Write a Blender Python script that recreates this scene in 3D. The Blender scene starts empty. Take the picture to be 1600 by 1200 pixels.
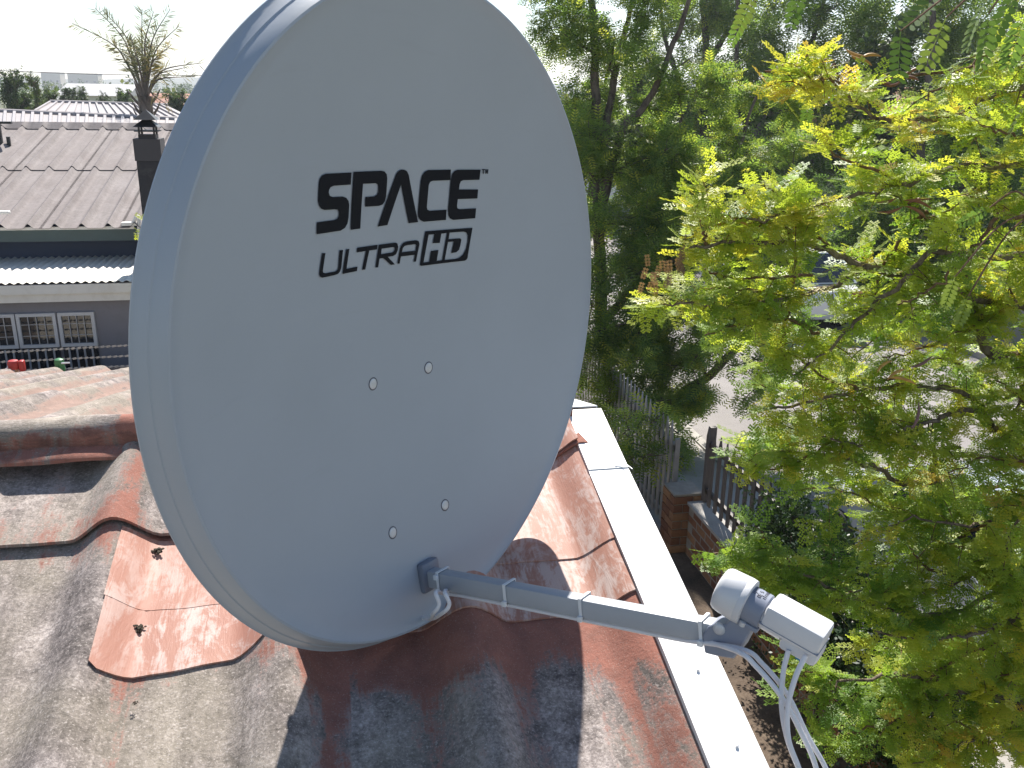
import bpy, bmesh, math, random
import numpy as np
from mathutils import Vector, Matrix
from mathutils.geometry import tessellate_polygon

rng = np.random.default_rng(7)
random.seed(7)
R_ = math.radians
SC = bpy.context.scene
COL = SC.collection

# ------------------------------------------------------------------ camera
# World: X = along the ridge of the house roof (to the right), Y = up-slope direction of the near roof, Z up.
FPX = 1400.0                       # focal length in photo pixels (1600 wide)
PITCH, ROLL, YAW = R_(18.19), R_(0.995), R_(11.42)
CAM = np.array([0.0, 0.0, 4.2])
def _rz(v, a):
    c, s = math.cos(a), math.sin(a)
    return np.array([c * v[0] + s * v[1], -s * v[0] + c * v[1], v[2]])   # heading turned to the right by a
_F = np.array([0, math.cos(PITCH), -math.sin(PITCH)])
_R0 = np.array([1.0, 0, 0]); _U0 = np.cross(_R0, _F)
_R = math.cos(ROLL) * _R0 + math.sin(ROLL) * _U0
_U = -math.sin(ROLL) * _R0 + math.cos(ROLL) * _U0
CR, CU, CF = _rz(_R, YAW), _rz(_U, YAW), _rz(_F, YAW)
def A3(v): return _rz(np.asarray(v, float), YAW)        # survey frame (camera heading = +Y) -> world
def ray(x, y): return (x - 800) / FPX * CR - (y - 600) / FPX * CU + CF
def pd(x, y, d): return CAM + d * ray(x, y)             # photo pixel at depth d
def pz(x, y, z=0.0):
    d = ray(x, y); return CAM + d * ((z - CAM[2]) / d[2])
def pY(x, y, Y):
    d = ray(x, y); return CAM + d * (Y / d[1])
def to_px(p):
    r = np.asarray(p, float) - CAM; k = r @ CF
    return 800 + FPX * (r @ CR) / k, 600 - FPX * (r @ CU) / k, k

cam_d = bpy.data.cameras.new('camera'); cam = bpy.data.objects.new('camera', cam_d); COL.objects.link(cam)
cam_d.sensor_width = 36; cam_d.lens = 36 * FPX / 1600
cam_d.clip_start = 0.05; cam_d.clip_end = 6000
cam.matrix_world = Matrix(((CR[0], CU[0], -CF[0], CAM[0]), (CR[1], CU[1], -CF[1], CAM[1]), (CR[2], CU[2], -CF[2], CAM[2]), (0, 0, 0, 1)))
SC.camera = cam

# ------------------------------------------------------------------ light
SUN_EL, SUN_AZ = R_(48), R_(11.42 + 3)          # azimuth: to the right of +Y
SUN_DIR = np.array([math.sin(SUN_AZ) * math.cos(SUN_EL), math.cos(SUN_AZ) * math.cos(SUN_EL), math.sin(SUN_EL)])
world = bpy.data.worlds.new('World'); SC.world = world; world.use_nodes = True
wn = world.node_tree; wn.nodes.clear()
def WN(t, **k):
    n = wn.nodes.new(t)
    for a, b in k.items(): setattr(n, a, b)
    return n
sky = WN('ShaderNodeTexSky', sky_type='NISHITA', sun_disc=False, sun_elevation=SUN_EL, sun_rotation=SUN_AZ, air_density=1.0, dust_density=0.25, ozone_density=1.0)
bg = WN('ShaderNodeBackground'); bg.inputs[1].default_value = 0.074
tc = WN('ShaderNodeTexCoord'); mp = WN('ShaderNodeMapping'); mp.inputs['Scale'].default_value = (1.0, 1.0, 2.6)
nz = WN('ShaderNodeTexNoise'); nz.inputs['Scale'].default_value = 2.3; nz.inputs['Detail'].default_value = 7; nz.inputs['Roughness'].default_value = 0.6
cr = WN('ShaderNodeValToRGB'); cr.color_ramp.elements[0].position = 0.50; cr.color_ramp.elements[1].position = 0.68
mx = WN('ShaderNodeMix', data_type='RGBA'); mx.inputs['B'].default_value = (10.0, 10.3, 10.8, 1)
mf = WN('ShaderNodeMath', operation='MULTIPLY'); mf.inputs[1].default_value = 0.92
sx = WN('ShaderNodeSeparateXYZ'); hz = WN('ShaderNodeMapRange'); hz.inputs['From Min'].default_value = 0.0; hz.inputs['From Max'].default_value = 0.5; hz.inputs['To Min'].default_value = 0.07; hz.inputs['To Max'].default_value = -0.16
adn = WN('ShaderNodeMath', operation='ADD')
wo = WN('ShaderNodeOutputWorld')
L = wn.links.new
L(tc.outputs['Generated'], mp.inputs[0]); L(mp.outputs[0], nz.inputs['Vector']); L(nz.outputs['Fac'], adn.inputs[0]); L(tc.outputs['Generated'], sx.inputs[0]); L(sx.outputs[2], hz.inputs['Value']); L(hz.outputs[0], adn.inputs[1]); L(adn.outputs[0], cr.inputs[0]); L(cr.outputs[0], mf.inputs[0])
L(mf.outputs[0], mx.inputs['Factor']); L(sky.outputs[0], mx.inputs['A']); L(mx.outputs['Result'], bg.inputs[0]); L(bg.outputs[0], wo.inputs[0])
sun_d = bpy.data.lights.new('sun', 'SUN'); sun_d.energy = 5.0; sun_d.angle = R_(0.53); sun_d.color = (1.0, 0.95, 0.88)
sun = bpy.data.objects.new('sun', sun_d); COL.objects.link(sun)
sun.rotation_euler = Vector(SUN_DIR).to_track_quat('Z', 'Y').to_euler()
sun.location = (0, 0, 30)
SC.view_settings.view_transform = 'Standard'; SC.view_settings.look = 'None'
SC.view_settings.exposure = 1.0; SC.view_settings.gamma = 1.0
SC.render.engine = 'CYCLES'
SC.cycles.use_denoising = True
SC.cycles.max_bounces = 7; SC.cycles.diffuse_bounces = 4; SC.cycles.transmission_bounces = 4; SC.cycles.transparent_max_bounces = 6
SC.cycles.sample_clamp_indirect = 6.0

# ------------------------------------------------------------------ scene helpers
WLOC = {}
def _link(o, parent):
    COL.objects.link(o)
    if parent is not None: o.parent = parent
    return o
def tag(o, label=None, cat=None, group=None, kind=None):
    if label: o['label'] = label
    if cat: o['category'] = cat
    if group: o['group'] = group
    if kind: o['kind'] = kind
    return o
def thing(name, loc, label, cat, group=None, parent=None):
    o = bpy.data.objects.new(name, None); o.empty_display_size = 0.1
    loc = np.asarray(loc, float)
    o.location = loc; _link(o, None); WLOC[o.name] = loc
    return tag(o, label, cat, group)
def wloc(o): return WLOC.get(o.name, np.zeros(3)) if o is not None else np.zeros(3)

def arr_mesh(name, V, F, smooth=False, attrs=None):
    """mesh from arrays; F is (k,3) or (k,4), or a list of polygons"""
    me = bpy.data.meshes.new(name)
    V = np.asarray(V, np.float32)
    if isinstance(F, np.ndarray):
        k, m = F.shape
        me.vertices.add(len(V)); me.vertices.foreach_set('co', V.ravel())
        me.loops.add(k * m); me.loops.foreach_set('vertex_index', F.astype(np.int32).ravel())
        me.polygons.add(k); me.polygons.foreach_set('loop_start', (np.arange(k) * m).astype(np.int32))
        me.update(calc_edges=True)
    else:
        me.from_pydata([tuple(map(float, v)) for v in V], [], F); me.update()
    if attrs:
        for an, (typ, data) in attrs.items():
            at = me.attributes.new(an, typ, 'POINT')
            at.data.foreach_set('value' if typ == 'FLOAT' else ('vector' if typ == 'FLOAT_VECTOR' else 'color'), np.asarray(data, np.float32).ravel())
    if smooth: me.polygons.foreach_set('use_smooth', np.ones(len(me.polygons), bool))
    return me
def mobj(name, V, F, mat, parent=None, smooth=False, attrs=None, origin=None, auto=None):
    """one mesh object; V in world coordinates; origin = parent's place (or given base point)"""
    o0 = wloc(parent) if parent is not None else (np.zeros(3) if origin is None else np.asarray(origin, float))
    off = np.zeros(3)
    if parent is not None and origin is not None: off = np.asarray(origin, float) - o0
    V = np.asarray(V, float) - o0 - off
    me = arr_mesh(name, V, F, smooth, attrs)
    if auto is not None:
        me.polygons.foreach_set('use_smooth', np.ones(len(me.polygons), bool)); me.set_sharp_from_angle(angle=R_(auto))
    if mat is not None: me.materials.append(M[mat] if isinstance(mat, str) else mat)
    o = bpy.data.objects.new(name, me); _link(o, parent)
    if parent is None: o.location = o0
    else: o.location = off
    WLOC[o.name] = o0 + off
    return o
def dup(o, loc_world, parent, rot=None):
    """copy of one mesh object sharing its mesh data"""
    c = o.copy(); COL.objects.link(c); c.parent = parent
    c.location = np.asarray(loc_world, float) - wloc(parent)
    if rot is not None: c.rotation_euler = rot
    WLOC[c.name] = np.asarray(loc_world, float)
    for k in ('label', 'category', 'group'):
        if k in c: del c[k]
    return c

class MB:
    """collects simple solids in world coordinates"""
    def __init__(s): s.v = []; s.f = []
    def add(s, V, F):
        b = len(s.v); s.v += [tuple(map(float, p)) for p in V]; s.f += [tuple(i + b for i in f) for f in F]; return s
    def box(s, lo, hi):
        (a, b, c), (d, e, f) = lo, hi
        return s.obox(((a + d) / 2, (b + e) / 2, (c + f) / 2), (abs(d - a), abs(e - b), abs(f - c)))
    def obox(s, c, size, ax=(1, 0, 0), ay=(0, 1, 0), az=(0, 0, 1), bev=0.0, taper=1.0):
        c = np.asarray(c, float); ax, ay, az = [np.asarray(q, float) for q in (ax, ay, az)]
        hx, hy, hz = [q / 2 for q in size]
        if bev <= 0:
            V = [c + ax * hx * i * (taper if k > 0 else 1) + ay * hy * j * (taper if k > 0 else 1) + az * hz * k for k in (-1, 1) for j in (-1, 1) for i in (-1, 1)]
            F = [(0, 2, 3, 1), (4, 5, 7, 6), (0, 1, 5, 4), (2, 6, 7, 3), (0, 4, 6, 2), (1, 3, 7, 5)]
            return s.add(V, F)
        bm = bmesh.new(); bmesh.ops.create_cube(bm, size=1.0)
        for v in bm.verts: v.co = Vector((v.co.x * 2 * hx, v.co.y * 2 * hy, v.co.z * 2 * hz))
        bmesh.ops.bevel(bm, geom=bm.edges[:], offset=bev, segments=2, affect='EDGES', profile=0.5)
        bm.verts.ensure_lookup_table()
        V = [c + ax * v.co.x + ay * v.co.y + az * v.co.z for v in bm.verts]; F = [tuple(v.index for v in f.verts) for f in bm.faces]
        bm.free(); return s.add(V, F)
    def tube(s, path, rad, n=8, caps=True):
        P = np.asarray(path, float); m = len(P); r = np.broadcast_to(np.asarray(rad, float), (m,))
        T = np.gradient(P, axis=0); T /= np.linalg.norm(T, axis=1)[:, None] + 1e-12
        ref = np.array([0, 0, 1.0]) if abs(T[0][2]) < 0.9 else np.array([1.0, 0, 0])
        N = np.cross(T[0], ref); N /= np.linalg.norm(N)
        V = []
        for i in range(m):
            N = N - T[i] * (N @ T[i]); N /= np.linalg.norm(N) + 1e-12
            Bn = np.cross(T[i], N)
            for k in range(n):
                a = 2 * math.pi * k / n
                V.append(P[i] + r[i] * (math.cos(a) * N + math.sin(a) * Bn))
        F = [(i * n + k, i * n + (k + 1) % n, (i + 1) * n + (k + 1) % n, (i + 1) * n + k) for i in range(m - 1) for k in range(n)]
        if caps: F += [tuple(range(n))[::-1], tuple((m - 1) * n + k for k in range(n))]
        return s.add(V, F)
    def lathe(s, o, axis, prof, n=24, ref=None, caps=True):
        """prof: list of (distance along axis, radius)"""
        o = np.asarray(o, float); a = np.asarray(axis, float); a = a / np.linalg.norm(a)
        ref = np.array([0, 0, 1.0]) if ref is None else np.asarray(ref, float)
        if abs(a @ ref) > 0.95: ref = np.array([1.0, 0, 0])
        x = np.cross(a, ref); x /= np.linalg.norm(x); y = np.cross(a, x)
        V = [o + a * t + r * (math.cos(2 * math.pi * k / n) * x + math.sin(2 * math.pi * k / n) * y) for t, r in prof for k in range(n)]
        m = len(prof)
        F = [(i * n + k, (i + 1) * n + k, (i + 1) * n + (k + 1) % n, i * n + (k + 1) % n) for i in range(m - 1) for k in range(n)]
        if caps: F += [tuple(range(n)), tuple((m - 1) * n + k for k in range(n))[::-1]]
        return s.add(V, F)
    def prism(s, poly, ext):
        """poly: 3D polygon; ext: vector"""
        n = len(poly); e = np.asarray(ext, float); poly = [np.asarray(p, float) for p in poly]
        V = poly + [p + e for p in poly]
        F = [tuple(range(n))[::-1], tuple(range(n, 2 * n))] + [(i, (i + 1) % n, n + (i + 1) % n, n + i) for i in range(n)]
        return s.add(V, F)
    def build(s, name, mat, parent=None, origin=None, auto=35, **k):
        o = mobj(name, s.v, s.f, mat, parent, origin=origin, auto=auto, **k)
        bm = bmesh.new(); bm.from_mesh(o.data); bmesh.ops.recalc_face_normals(bm, faces=bm.faces[:]); bm.to_mesh(o.data); bm.free()
        return o
def curve_pts(pts, n=12):
    """Catmull-Rom through points"""
    P = [np.asarray(p, float) for p in pts]; P = [2 * P[0] - P[1]] + P + [2 * P[-1] - P[-2]]
    out = []
    for i in range(1, len(P) - 2):
        p0, p1, p2, p3 = P[i - 1:i + 3]
        for k in range(n):
            t = k / n
            out.append(0.5 * ((2 * p1) + (-p0 + p2) * t + (2 * p0 - 5 * p1 + 4 * p2 - p3) * t * t + (-p0 + 3 * p1 - 3 * p2 + p3) * t ** 3))
    out.append(P[-2]); return np.array(out)

# ------------------------------------------------------------------ materials
M = {}
class NT:
    def __init__(s, name):
        s.m = bpy.data.materials.new(name); s.m.use_nodes = True; s.t = s.m.node_tree; s.t.nodes.clear()
        s.out = s.t.nodes.new('ShaderNodeOutputMaterial'); M[name] = s.m
    def n(s, typ, **k):
        q = s.t.nodes.new(typ)
        for a, b in k.items():
            if a.startswith('i_'):
                key = a[2:]; key = int(key) if key.isdigit() else key.replace('_', ' ')
                q.inputs[key].default_value = b
            else: setattr(q, a, b)
        return q
    def l(s, a, b): s.t.links.new(a, b)
    def coord(s, kind='Object', scale=(1, 1, 1), attr=None):
        if attr: c = s.n('ShaderNodeAttribute', attribute_name=attr).outputs['Vector']
        else: c = s.n('ShaderNodeTexCoord').outputs[kind]
        mp = s.n('ShaderNodeMapping'); mp.inputs['Scale'].default_value = scale; s.l(c, mp.inputs[0]); return mp.outputs[0]
    def noise(s, vec, scale, detail=5, rough=0.6, dist=0.0):
        q = s.n('ShaderNodeTexNoise', i_Scale=scale, i_Detail=detail, i_Roughness=rough, i_Distortion=dist); s.l(vec, q.inputs['Vector']); return q.outputs['Fac']
    def ramp(s, fac, stops):
        q = s.n('ShaderNodeValToRGB'); e = q.color_ramp.elements
        while len(e) < len(stops): e.new(0.5)
        for el, (p, c) in zip(e, stops):
            el.position = p; el.color = (c, c, c, 1) if isinstance(c, (int, float)) else (*c, 1)
        s.l(fac, q.inputs[0]); return q.outputs[0]
    def mix(s, fac, a, b, blend='MIX'):
        q = s.n('ShaderNodeMix', data_type='RGBA', blend_type=blend)
        for v, i in ((fac, 'Factor'), (a, 'A'), (b, 'B')):
            if isinstance(v, (int, float)): q.inputs[i].default_value = v if i == 'Factor' else (v, v, v, 1)
            elif isinstance(v, tuple): q.inputs[i].default_value = (*v, 1)
            else: s.l(v, q.inputs[i])
        return q.outputs['Result']
    def math(s, op, a, b=0.0, clamp=False):
        q = s.n('ShaderNodeMath', operation=op, use_clamp=clamp)
        for v, i in ((a, 0), (b, 1)):
            if isinstance(v, (int, float)): q.inputs[i].default_value = v
            else: s.l(v, q.inputs[i])
        return q.outputs[0]
    def attr(s, name, out='Fac'): return s.n('ShaderNodeAttribute', attribute_name=name).outputs[out]
    def bump(s, h, strength=0.4, dist=0.01):
        q = s.n('ShaderNodeBump', i_Strength=strength, i_Distance=dist); s.l(h, q.inputs['Height']); return q.outputs[0]
    def bsdf(s, col, rough=0.6, metal=0.0, normal=None, spec=0.5, coat=0.0):
        q = s.n('ShaderNodeBsdfPrincipled'); q.inputs['Coat Roughness'].default_value = 0.18
        for v, i in ((col, 'Base Color'), (rough, 'Roughness'), (metal, 'Metallic'), (spec, 'Specular IOR Level'), (coat, 'Coat Weight')):
            if isinstance(v, tuple): q.inputs[i].default_value = (*v, 1)
            elif isinstance(v, (int, float)): q.inputs[i].default_value = v
            else: s.l(v, q.inputs[i])
        if normal is not None: s.l(normal, q.inputs['Normal'])
        s.l(q.outputs[0], s.out.inputs[0]); return q
def plain(name, col, rough=0.6, metal=0.0, var=0.12, scale=6.0, bump=0.0, bscale=60.0, spec=0.5, dirt=None, dirt_amt=0.0, coat=0.0):
    t = NT(name); c = t.coord()
    n1 = t.noise(c, scale, 6, 0.65)
    v = t.ramp(n1, [(0.3, 1 - var), (0.7, 1 + var * 0.5)])
    colr = t.mix(1.0, col, v, 'MULTIPLY')
    if dirt:
        n2 = t.noise(c, scale * 2.7, 8, 0.75, 0.6)
        colr = t.mix(t.math('MULTIPLY', t.ramp(n2, [(0.5, 0.0), (0.72, 1.0)]), dirt_amt), colr, dirt)
    nm = None
    if bump > 0: nm = t.bump(t.noise(c, bscale, 5, 0.7), bump, 0.004)
    rr = t.ramp(n1, [(0.2, max(rough - 0.08, 0.02)), (0.8, min(rough + 0.08, 1))])
    t.bsdf(colr, rr, metal, nm, spec, coat); return t.m
def leafmat(name, stops, trans=0.5, rough=0.45, tr_gain=1.4):
    """foliage: reflects and lets light through; 'tint' picks the colour of each leaf"""
    t = NT(name); a = t.attr('tint')
    col = t.ramp(a, stops)
    d = t.n('ShaderNodeBsdfPrincipled', i_Roughness=rough); d.inputs['Specular IOR Level'].default_value = 0.35
    tr = t.n('ShaderNodeBsdfTranslucent')
    t.l(col, d.inputs['Base Color'])
    t.l(t.mix(1.0, col, (tr_gain * 1.05, tr_gain, tr_gain * 0.55), 'MULTIPLY'), tr.inputs[0])
    ms = t.n('ShaderNodeMixShader'); ms.inputs[0].default_value = trans
    t.l(d.outputs[0], ms.inputs[1]); t.l(tr.outputs[0], ms.inputs[2]); t.l(ms.outputs[0], t.out.inputs[0]); return t.m

# --- roof and masonry
def roofmat(name, red, light=1.0):
    t = NT(name); c = t.coord(attr='rp'); cs = t.coord(attr='rp', scale=(11, 1.3, 9))
    sp = t.noise(c, 120, 5, 0.8); sp2 = t.noise(c, 420, 2, 0.6); md = t.noise(c, 16, 7, 0.7, 0.4); lg = t.noise(c, 3.4, 4, 0.55)
    st = t.noise(cs, 1.6, 6, 0.65, 0.5)
    g = lambda r, a, b: (r * light, a * light, b * light)
    lich = t.ramp(t.math('ADD', t.math('MULTIPLY', md, 0.5), t.math('MULTIPLY', sp, 0.5)), [(0.36, g(0.08, 0.068, 0.067)), (0.46, g(0.20, 0.172, 0.160)), (0.54, g(0.33, 0.285, 0.265)), (0.64, g(0.58, 0.51, 0.475))])
    lich = t.mix(t.ramp(lg, [(0.42, 0.0), (0.62, 0.45)]), lich, g(0.34, 0.30, 0.225))
    lich = t.mix(1.0, lich, t.ramp(st, [(0.35, 0.72), (0.65, 1.22)]), 'MULTIPLY')
    fl = t.noise(c, 260, 2, 0.5)
    lich = t.mix(t.ramp(fl, [(0.60, 0.0), (0.68, 0.45)]), lich, g(0.60, 0.54, 0.50))
    lich = t.mix(t.ramp(fl, [(0.30, 0.45), (0.38, 0.0)]), lich, g(0.06, 0.05, 0.05))
    rd = t.mix(t.ramp(md, [(0.35, 0.0), (0.65, 1.0)]), red, tuple(q * 0.62 for q in red))
    rd = t.mix(t.ramp(sp2, [(0.58, 0.0), (0.72, 0.55)]), rd, g(0.45, 0.36, 0.30))
    pm = t.attr('paint')
    k = t.math('ADD', pm, t.math('ADD', t.math('MULTIPLY', t.math('SUBTRACT', st, 0.5), 1.9), t.math('ADD', t.math('MULTIPLY', t.math('SUBTRACT', md, 0.5), 1.0), t.math('MULTIPLY', t.math('SUBTRACT', sp, 0.5), 0.9))))
    k = t.ramp(k, [(0.36, 0.0), (0.62, 0.92)])
    col = t.mix(k, lich, rd)
    dk = t.attr('dark')
    dkk = t.ramp(t.math('ADD', dk, t.math('MULTIPLY', t.math('SUBTRACT', md, 0.5), 1.2)), [(0.50, 0.0), (0.80, 0.60)])
    col = t.mix(dkk, col, (0.07, 0.05, 0.046))
    h = t.math('ADD', t.math('MULTIPLY', sp, 0.6), t.math('MULTIPLY', md, 0.6))
    t.bsdf(col, 0.93, 0, t.bump(h, 0.55, 0.006), 0.2)
roofmat('roof_sheet', (0.36, 0.15, 0.11))
roofmat('roof_back', (0.33, 0.225, 0.185), 0.85)
def membrane():
    t = NT('membrane'); c = t.coord(attr='rp'); cb = t.coord(attr='rp', scale=(1.0, 0.45, 1.0))
    a = t.noise(cb, 13, 8, 0.72, 1.6); b = t.noise(c, 34, 6, 0.75, 0.8); s = t.noise(t.coord(attr='rp', scale=(14, 2.0, 1)), 8, 4, 0.6, 1.2)
    lg = t.noise(c, 4.5, 4, 0.6)
    col = t.mix(t.ramp(lg, [(0.35, 0.0), (0.68, 1.0)]), (0.40, 0.205, 0.15), (0.345, 0.16, 0.115))
    w = t.ramp(t.math('ADD', t.math('ADD', t.math('MULTIPLY', a, 0.55), t.math('MULTIPLY', b, 0.28)), t.math('MULTIPLY', s, 0.25)), [(0.515, 0.0), (0.60, 1.0)])
    w = t.math('MULTIPLY', w, t.ramp(t.math('ADD', lg, t.attr('paint')), [(0.35, 0.0), (0.62, 0.8)]))
    col = t.mix(w, col, (0.54, 0.44, 0.40))
    t.bsdf(col, 0.62, 0, t.bump(t.math('ADD', a, s), 0.25, 0.004), 0.4)
membrane()
plain('white_metal', (0.80, 0.80, 0.79), 0.42, var=0.04, scale=3, dirt=(0.45, 0.42, 0.38), dirt_amt=0.12)
plain('plaster_cream', (0.55, 0.50, 0.42), 0.9, var=0.12, bump=0.3, bscale=120, dirt=(0.25, 0.22, 0.18), dirt_amt=0.4)
plain('moss', (0.055, 0.045, 0.03), 1.0, var=0.6, scale=60)
# --- dish
def dishmat(name, col, rough):
    t = NT(name); c = t.coord()
    f = t.noise(c, 900, 2, 0.5); lg = t.noise(c, 5, 5, 0.6); sm = t.noise(t.coord(scale=(1, 1, 6)), 9, 6, 0.7, 0.8)
    k = t.mix(t.ramp(lg, [(0.3, 0.0), (0.7, 1.0)]), col, tuple(q * 0.95 for q in col))
    k = t.mix(t.math('MULTIPLY', t.ramp(sm, [(0.60, 0.0), (0.78, 1.0)]), 0.10), k, (0.25, 0.24, 0.22))
    t.bsdf(k, t.ramp(sm, [(0.3, rough - 0.05), (0.7, rough + 0.06)]), 0, t.bump(f, 0.06, 0.001), 0.5, 0.10)
dishmat('dish_paint', (0.365, 0.40, 0.445), 0.42)
plain('logo_ink', (0.010, 0.011, 0.015), 0.7, var=0.1, scale=30, spec=0.15)
plain('zinc', (0.60, 0.61, 0.63), 0.45, metal=0.3, var=0.15, scale=90)
plain('arm_paint', (0.40, 0.42, 0.45), 0.40, var=0.06, scale=9)
plain('dark_plastic', (0.17, 0.19, 0.24), 0.42, var=0.08, scale=20)
plain('holder_plastic', (0.24, 0.265, 0.33), 0.5, var=0.06, scale=25)
plain('lnb_plastic', (0.66, 0.66, 0.67), 0.38, var=0.04, scale=14, dirt=(0.45, 0.42, 0.36), dirt_amt=0.10)
plain('tie_nylon', (0.74, 0.75, 0.76), 0.35, var=0.04)
plain('cable_white', (0.74, 0.73, 0.75), 0.35, var=0.06, scale=40)
plain('blue_plastic', (0.02, 0.22, 0.42), 0.4)
plain('print_grey', (0.10, 0.10, 0.12), 0.6)
plain('galv', (0.45, 0.46, 0.47), 0.45, metal=0.7, var=0.2, scale=20)

# ================================================================== the house we look down on
ALPHA = R_(14.56); CA, SA = math.cos(ALPHA), math.sin(ALPHA)
X0, YR, ZR = 0.522, 1.926, 3.460                    # gable edge; origin of the slope coordinates
VR = -0.055; YT, ZT = YR + VR * CA, ZR + VR * SA      # the ridge line itself
def rp(u, v, w=0.0):                                 # near slope: u along the ridge, v up the slope, w off the pans
    u, v, w = np.broadcast_arrays(np.asarray(u, float), np.asarray(v, float), np.asarray(w, float))
    return np.stack([X0 + u, YR + v * CA - w * SA, ZR + v * SA + w * CA], -1)
def rb(u, v, w=0.0):                                 # far slope (v counted down from the ridge, positive)
    u, v, w = np.broadcast_arrays(np.asarray(u, float), np.asarray(v, float), np.asarray(w, float))
    return np.stack([X0 + u, YT + v * CA + w * SA, ZT - v * SA + w * CA], -1)
WP, U1, AMP, HW = 0.31, -0.945, 0.05, 0.082
def prof(u):
    d = np.abs((u - U1 + WP / 2) % WP - WP / 2)
    return np.where(d < HW, AMP * (0.5 + 0.5 * np.cos(math.pi * np.minimum(d, HW) / HW)) ** 0.85, 0.0)
def wob(u, v, s=1.0):
    return s * (np.sin(u * 9.1 + v * 3.7) * np.cos(v * 11.3 + u * 2.3) + 0.6 * np.sin(u * 23 + 1.3) * np.sin(v * 19 + 0.4))
house = thing('house', (X0 - 3.0, YR, 0.0), 'low house with red and grey corrugated roof under the satellite dish', 'house')
def sheet(name, fn, u0, u1, va, vb, l0, l1, mat, paint, dark, th=0.007, du=0.0115, dv=0.06, prf=prof, edge=0.002, parent=house, skew=0.0, round_c=0.0, lab=None):
    """a rigid sheet from va to vb with the lift going l0 -> l1, closed, following the corrugation"""
    nu = max(int(abs(u1 - u0) / du), 4) + 1; nv = max(int(abs(vb - va) / dv), 3) + 1
    U, T = np.meshgrid(np.linspace(u0, u1, nu), np.linspace(0, 1, nv))
    s = (U - u0) / (u1 - u0)
    vbb = vb + skew * (s - 0.5) + edge * np.sin(U * 13 + va * 9) + edge * 0.3 * np.sin(U * 67 + 2)
    if round_c: vbb = vbb - (vb - va) * 0.0 - np.sign(vb - va) * round_c * (np.clip((s - 0.9) / 0.1, 0, 1) ** 2 + np.clip((0.06 - s) / 0.06, 0, 1) ** 2)
    V = va + (vbb - va) * T
    W = prf(U) + l0 + (l1 - l0) * T + wob(U, V, 0.0012)
    top = fn(U, V, W).reshape(-1, 3); bot = fn(U, V, W - th).reshape(-1, 3)
    n = nu * nv; idx = np.arange(n).reshape(nv, nu)
    q = np.stack([idx[:-1, :-1], idx[:-1, 1:], idx[1:, 1:], idx[1:, :-1]], -1).reshape(-1, 4)
    flip = np.cross(top[1] - top[0], top[nu] - top[0])[2] < 0
    if flip: q = q[:, ::-1]
    F = [q, q[:, ::-1] + n]
    for e in (idx[0], idx[-1], idx[:, 0], idx[:, -1]):
        a, b = e[:-1], e[1:]; F.append(np.stack([a, b, b + n, a + n], 1))
    F = np.concatenate(F); Vv = np.concatenate([top, bot])
    att = {'rp': ('FLOAT_VECTOR', np.concatenate([np.stack([U, V, W], -1).reshape(-1, 3)] * 2)),
           'paint': ('FLOAT', np.concatenate([paint(U, V).ravel()] * 2)), 'dark': ('FLOAT', np.concatenate([dark(U, V).ravel()] * 2))}
    o = mobj(name, Vv, F, mat, parent, attrs=att, auto=50)
    if lab: o['label'] = lab
    return o
def crest_off(u): return (u - U1 + WP / 2) % WP - WP / 2
def bell(x, c, w): return np.exp(-((x - c) / w) ** 2)
def p_low(u, v):
    o = crest_off(u)
    right = np.clip((u + 0.72) / 0.2, 0, 1)
    m = -0.05 + 0.5 * bell(o, 0.075, 0.028) + right * 0.55 * bell(o, -0.08, 0.045) + 0.25 * bell(o, 0.0, 0.03)
    m = m + right * 0.85 * bell(v, -0.65, 0.07) + 0.45 * bell(v, -0.36, 0.05) + (1 - right) * 0.5 * bell(v, -0.66, 0.03) * (u > -0.93)
    m = m + 0.5 * np.clip((u + 0.10) / 0.06, 0, 1) * bell(o, -0.03, 0.05)
    return m
def d_low(u, v):
    o = crest_off(u); right = np.clip((u + 0.74) / 0.1, 0, 1)
    return 0.10 + right * (0.12 * bell(o, -0.02, 0.05) + 0.24 * bell(o, 0.14, 0.05)) + 0.32 * bell(u, -0.885, 0.03) * np.clip((-0.62 - v) / 0.06, 0, 1)
def p_up(u, v): return 0.12 + 0.6 * bell(crest_off(u), 0.02, 0.03) + 0.4 * bell(v, -0.30, 0.035)
def d_up(u, v): return 0.10 + 0 * u
VE = -3.6
for k, (a, b) in enumerate(((-0.635, 0.0), (-1.565, -0.635), (-2.50, -1.571))):
    sheet('roof_sheet', rp, a - 0.03, b, -0.15 if k == 0 else -0.28, VE, 0.0, 0.0, 'roof_sheet', p_low, d_low)
    sheet('roof_sheet', rp, a - 0.03, b, VR - 0.01, -0.178 if k == 0 else -0.322, 0.008, 0.016, 'roof_sheet', p_up if k else (lambda u, v: 0.9 + 0 * u), d_up)
one = lambda u, v: 0.2 + 0 * u
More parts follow.
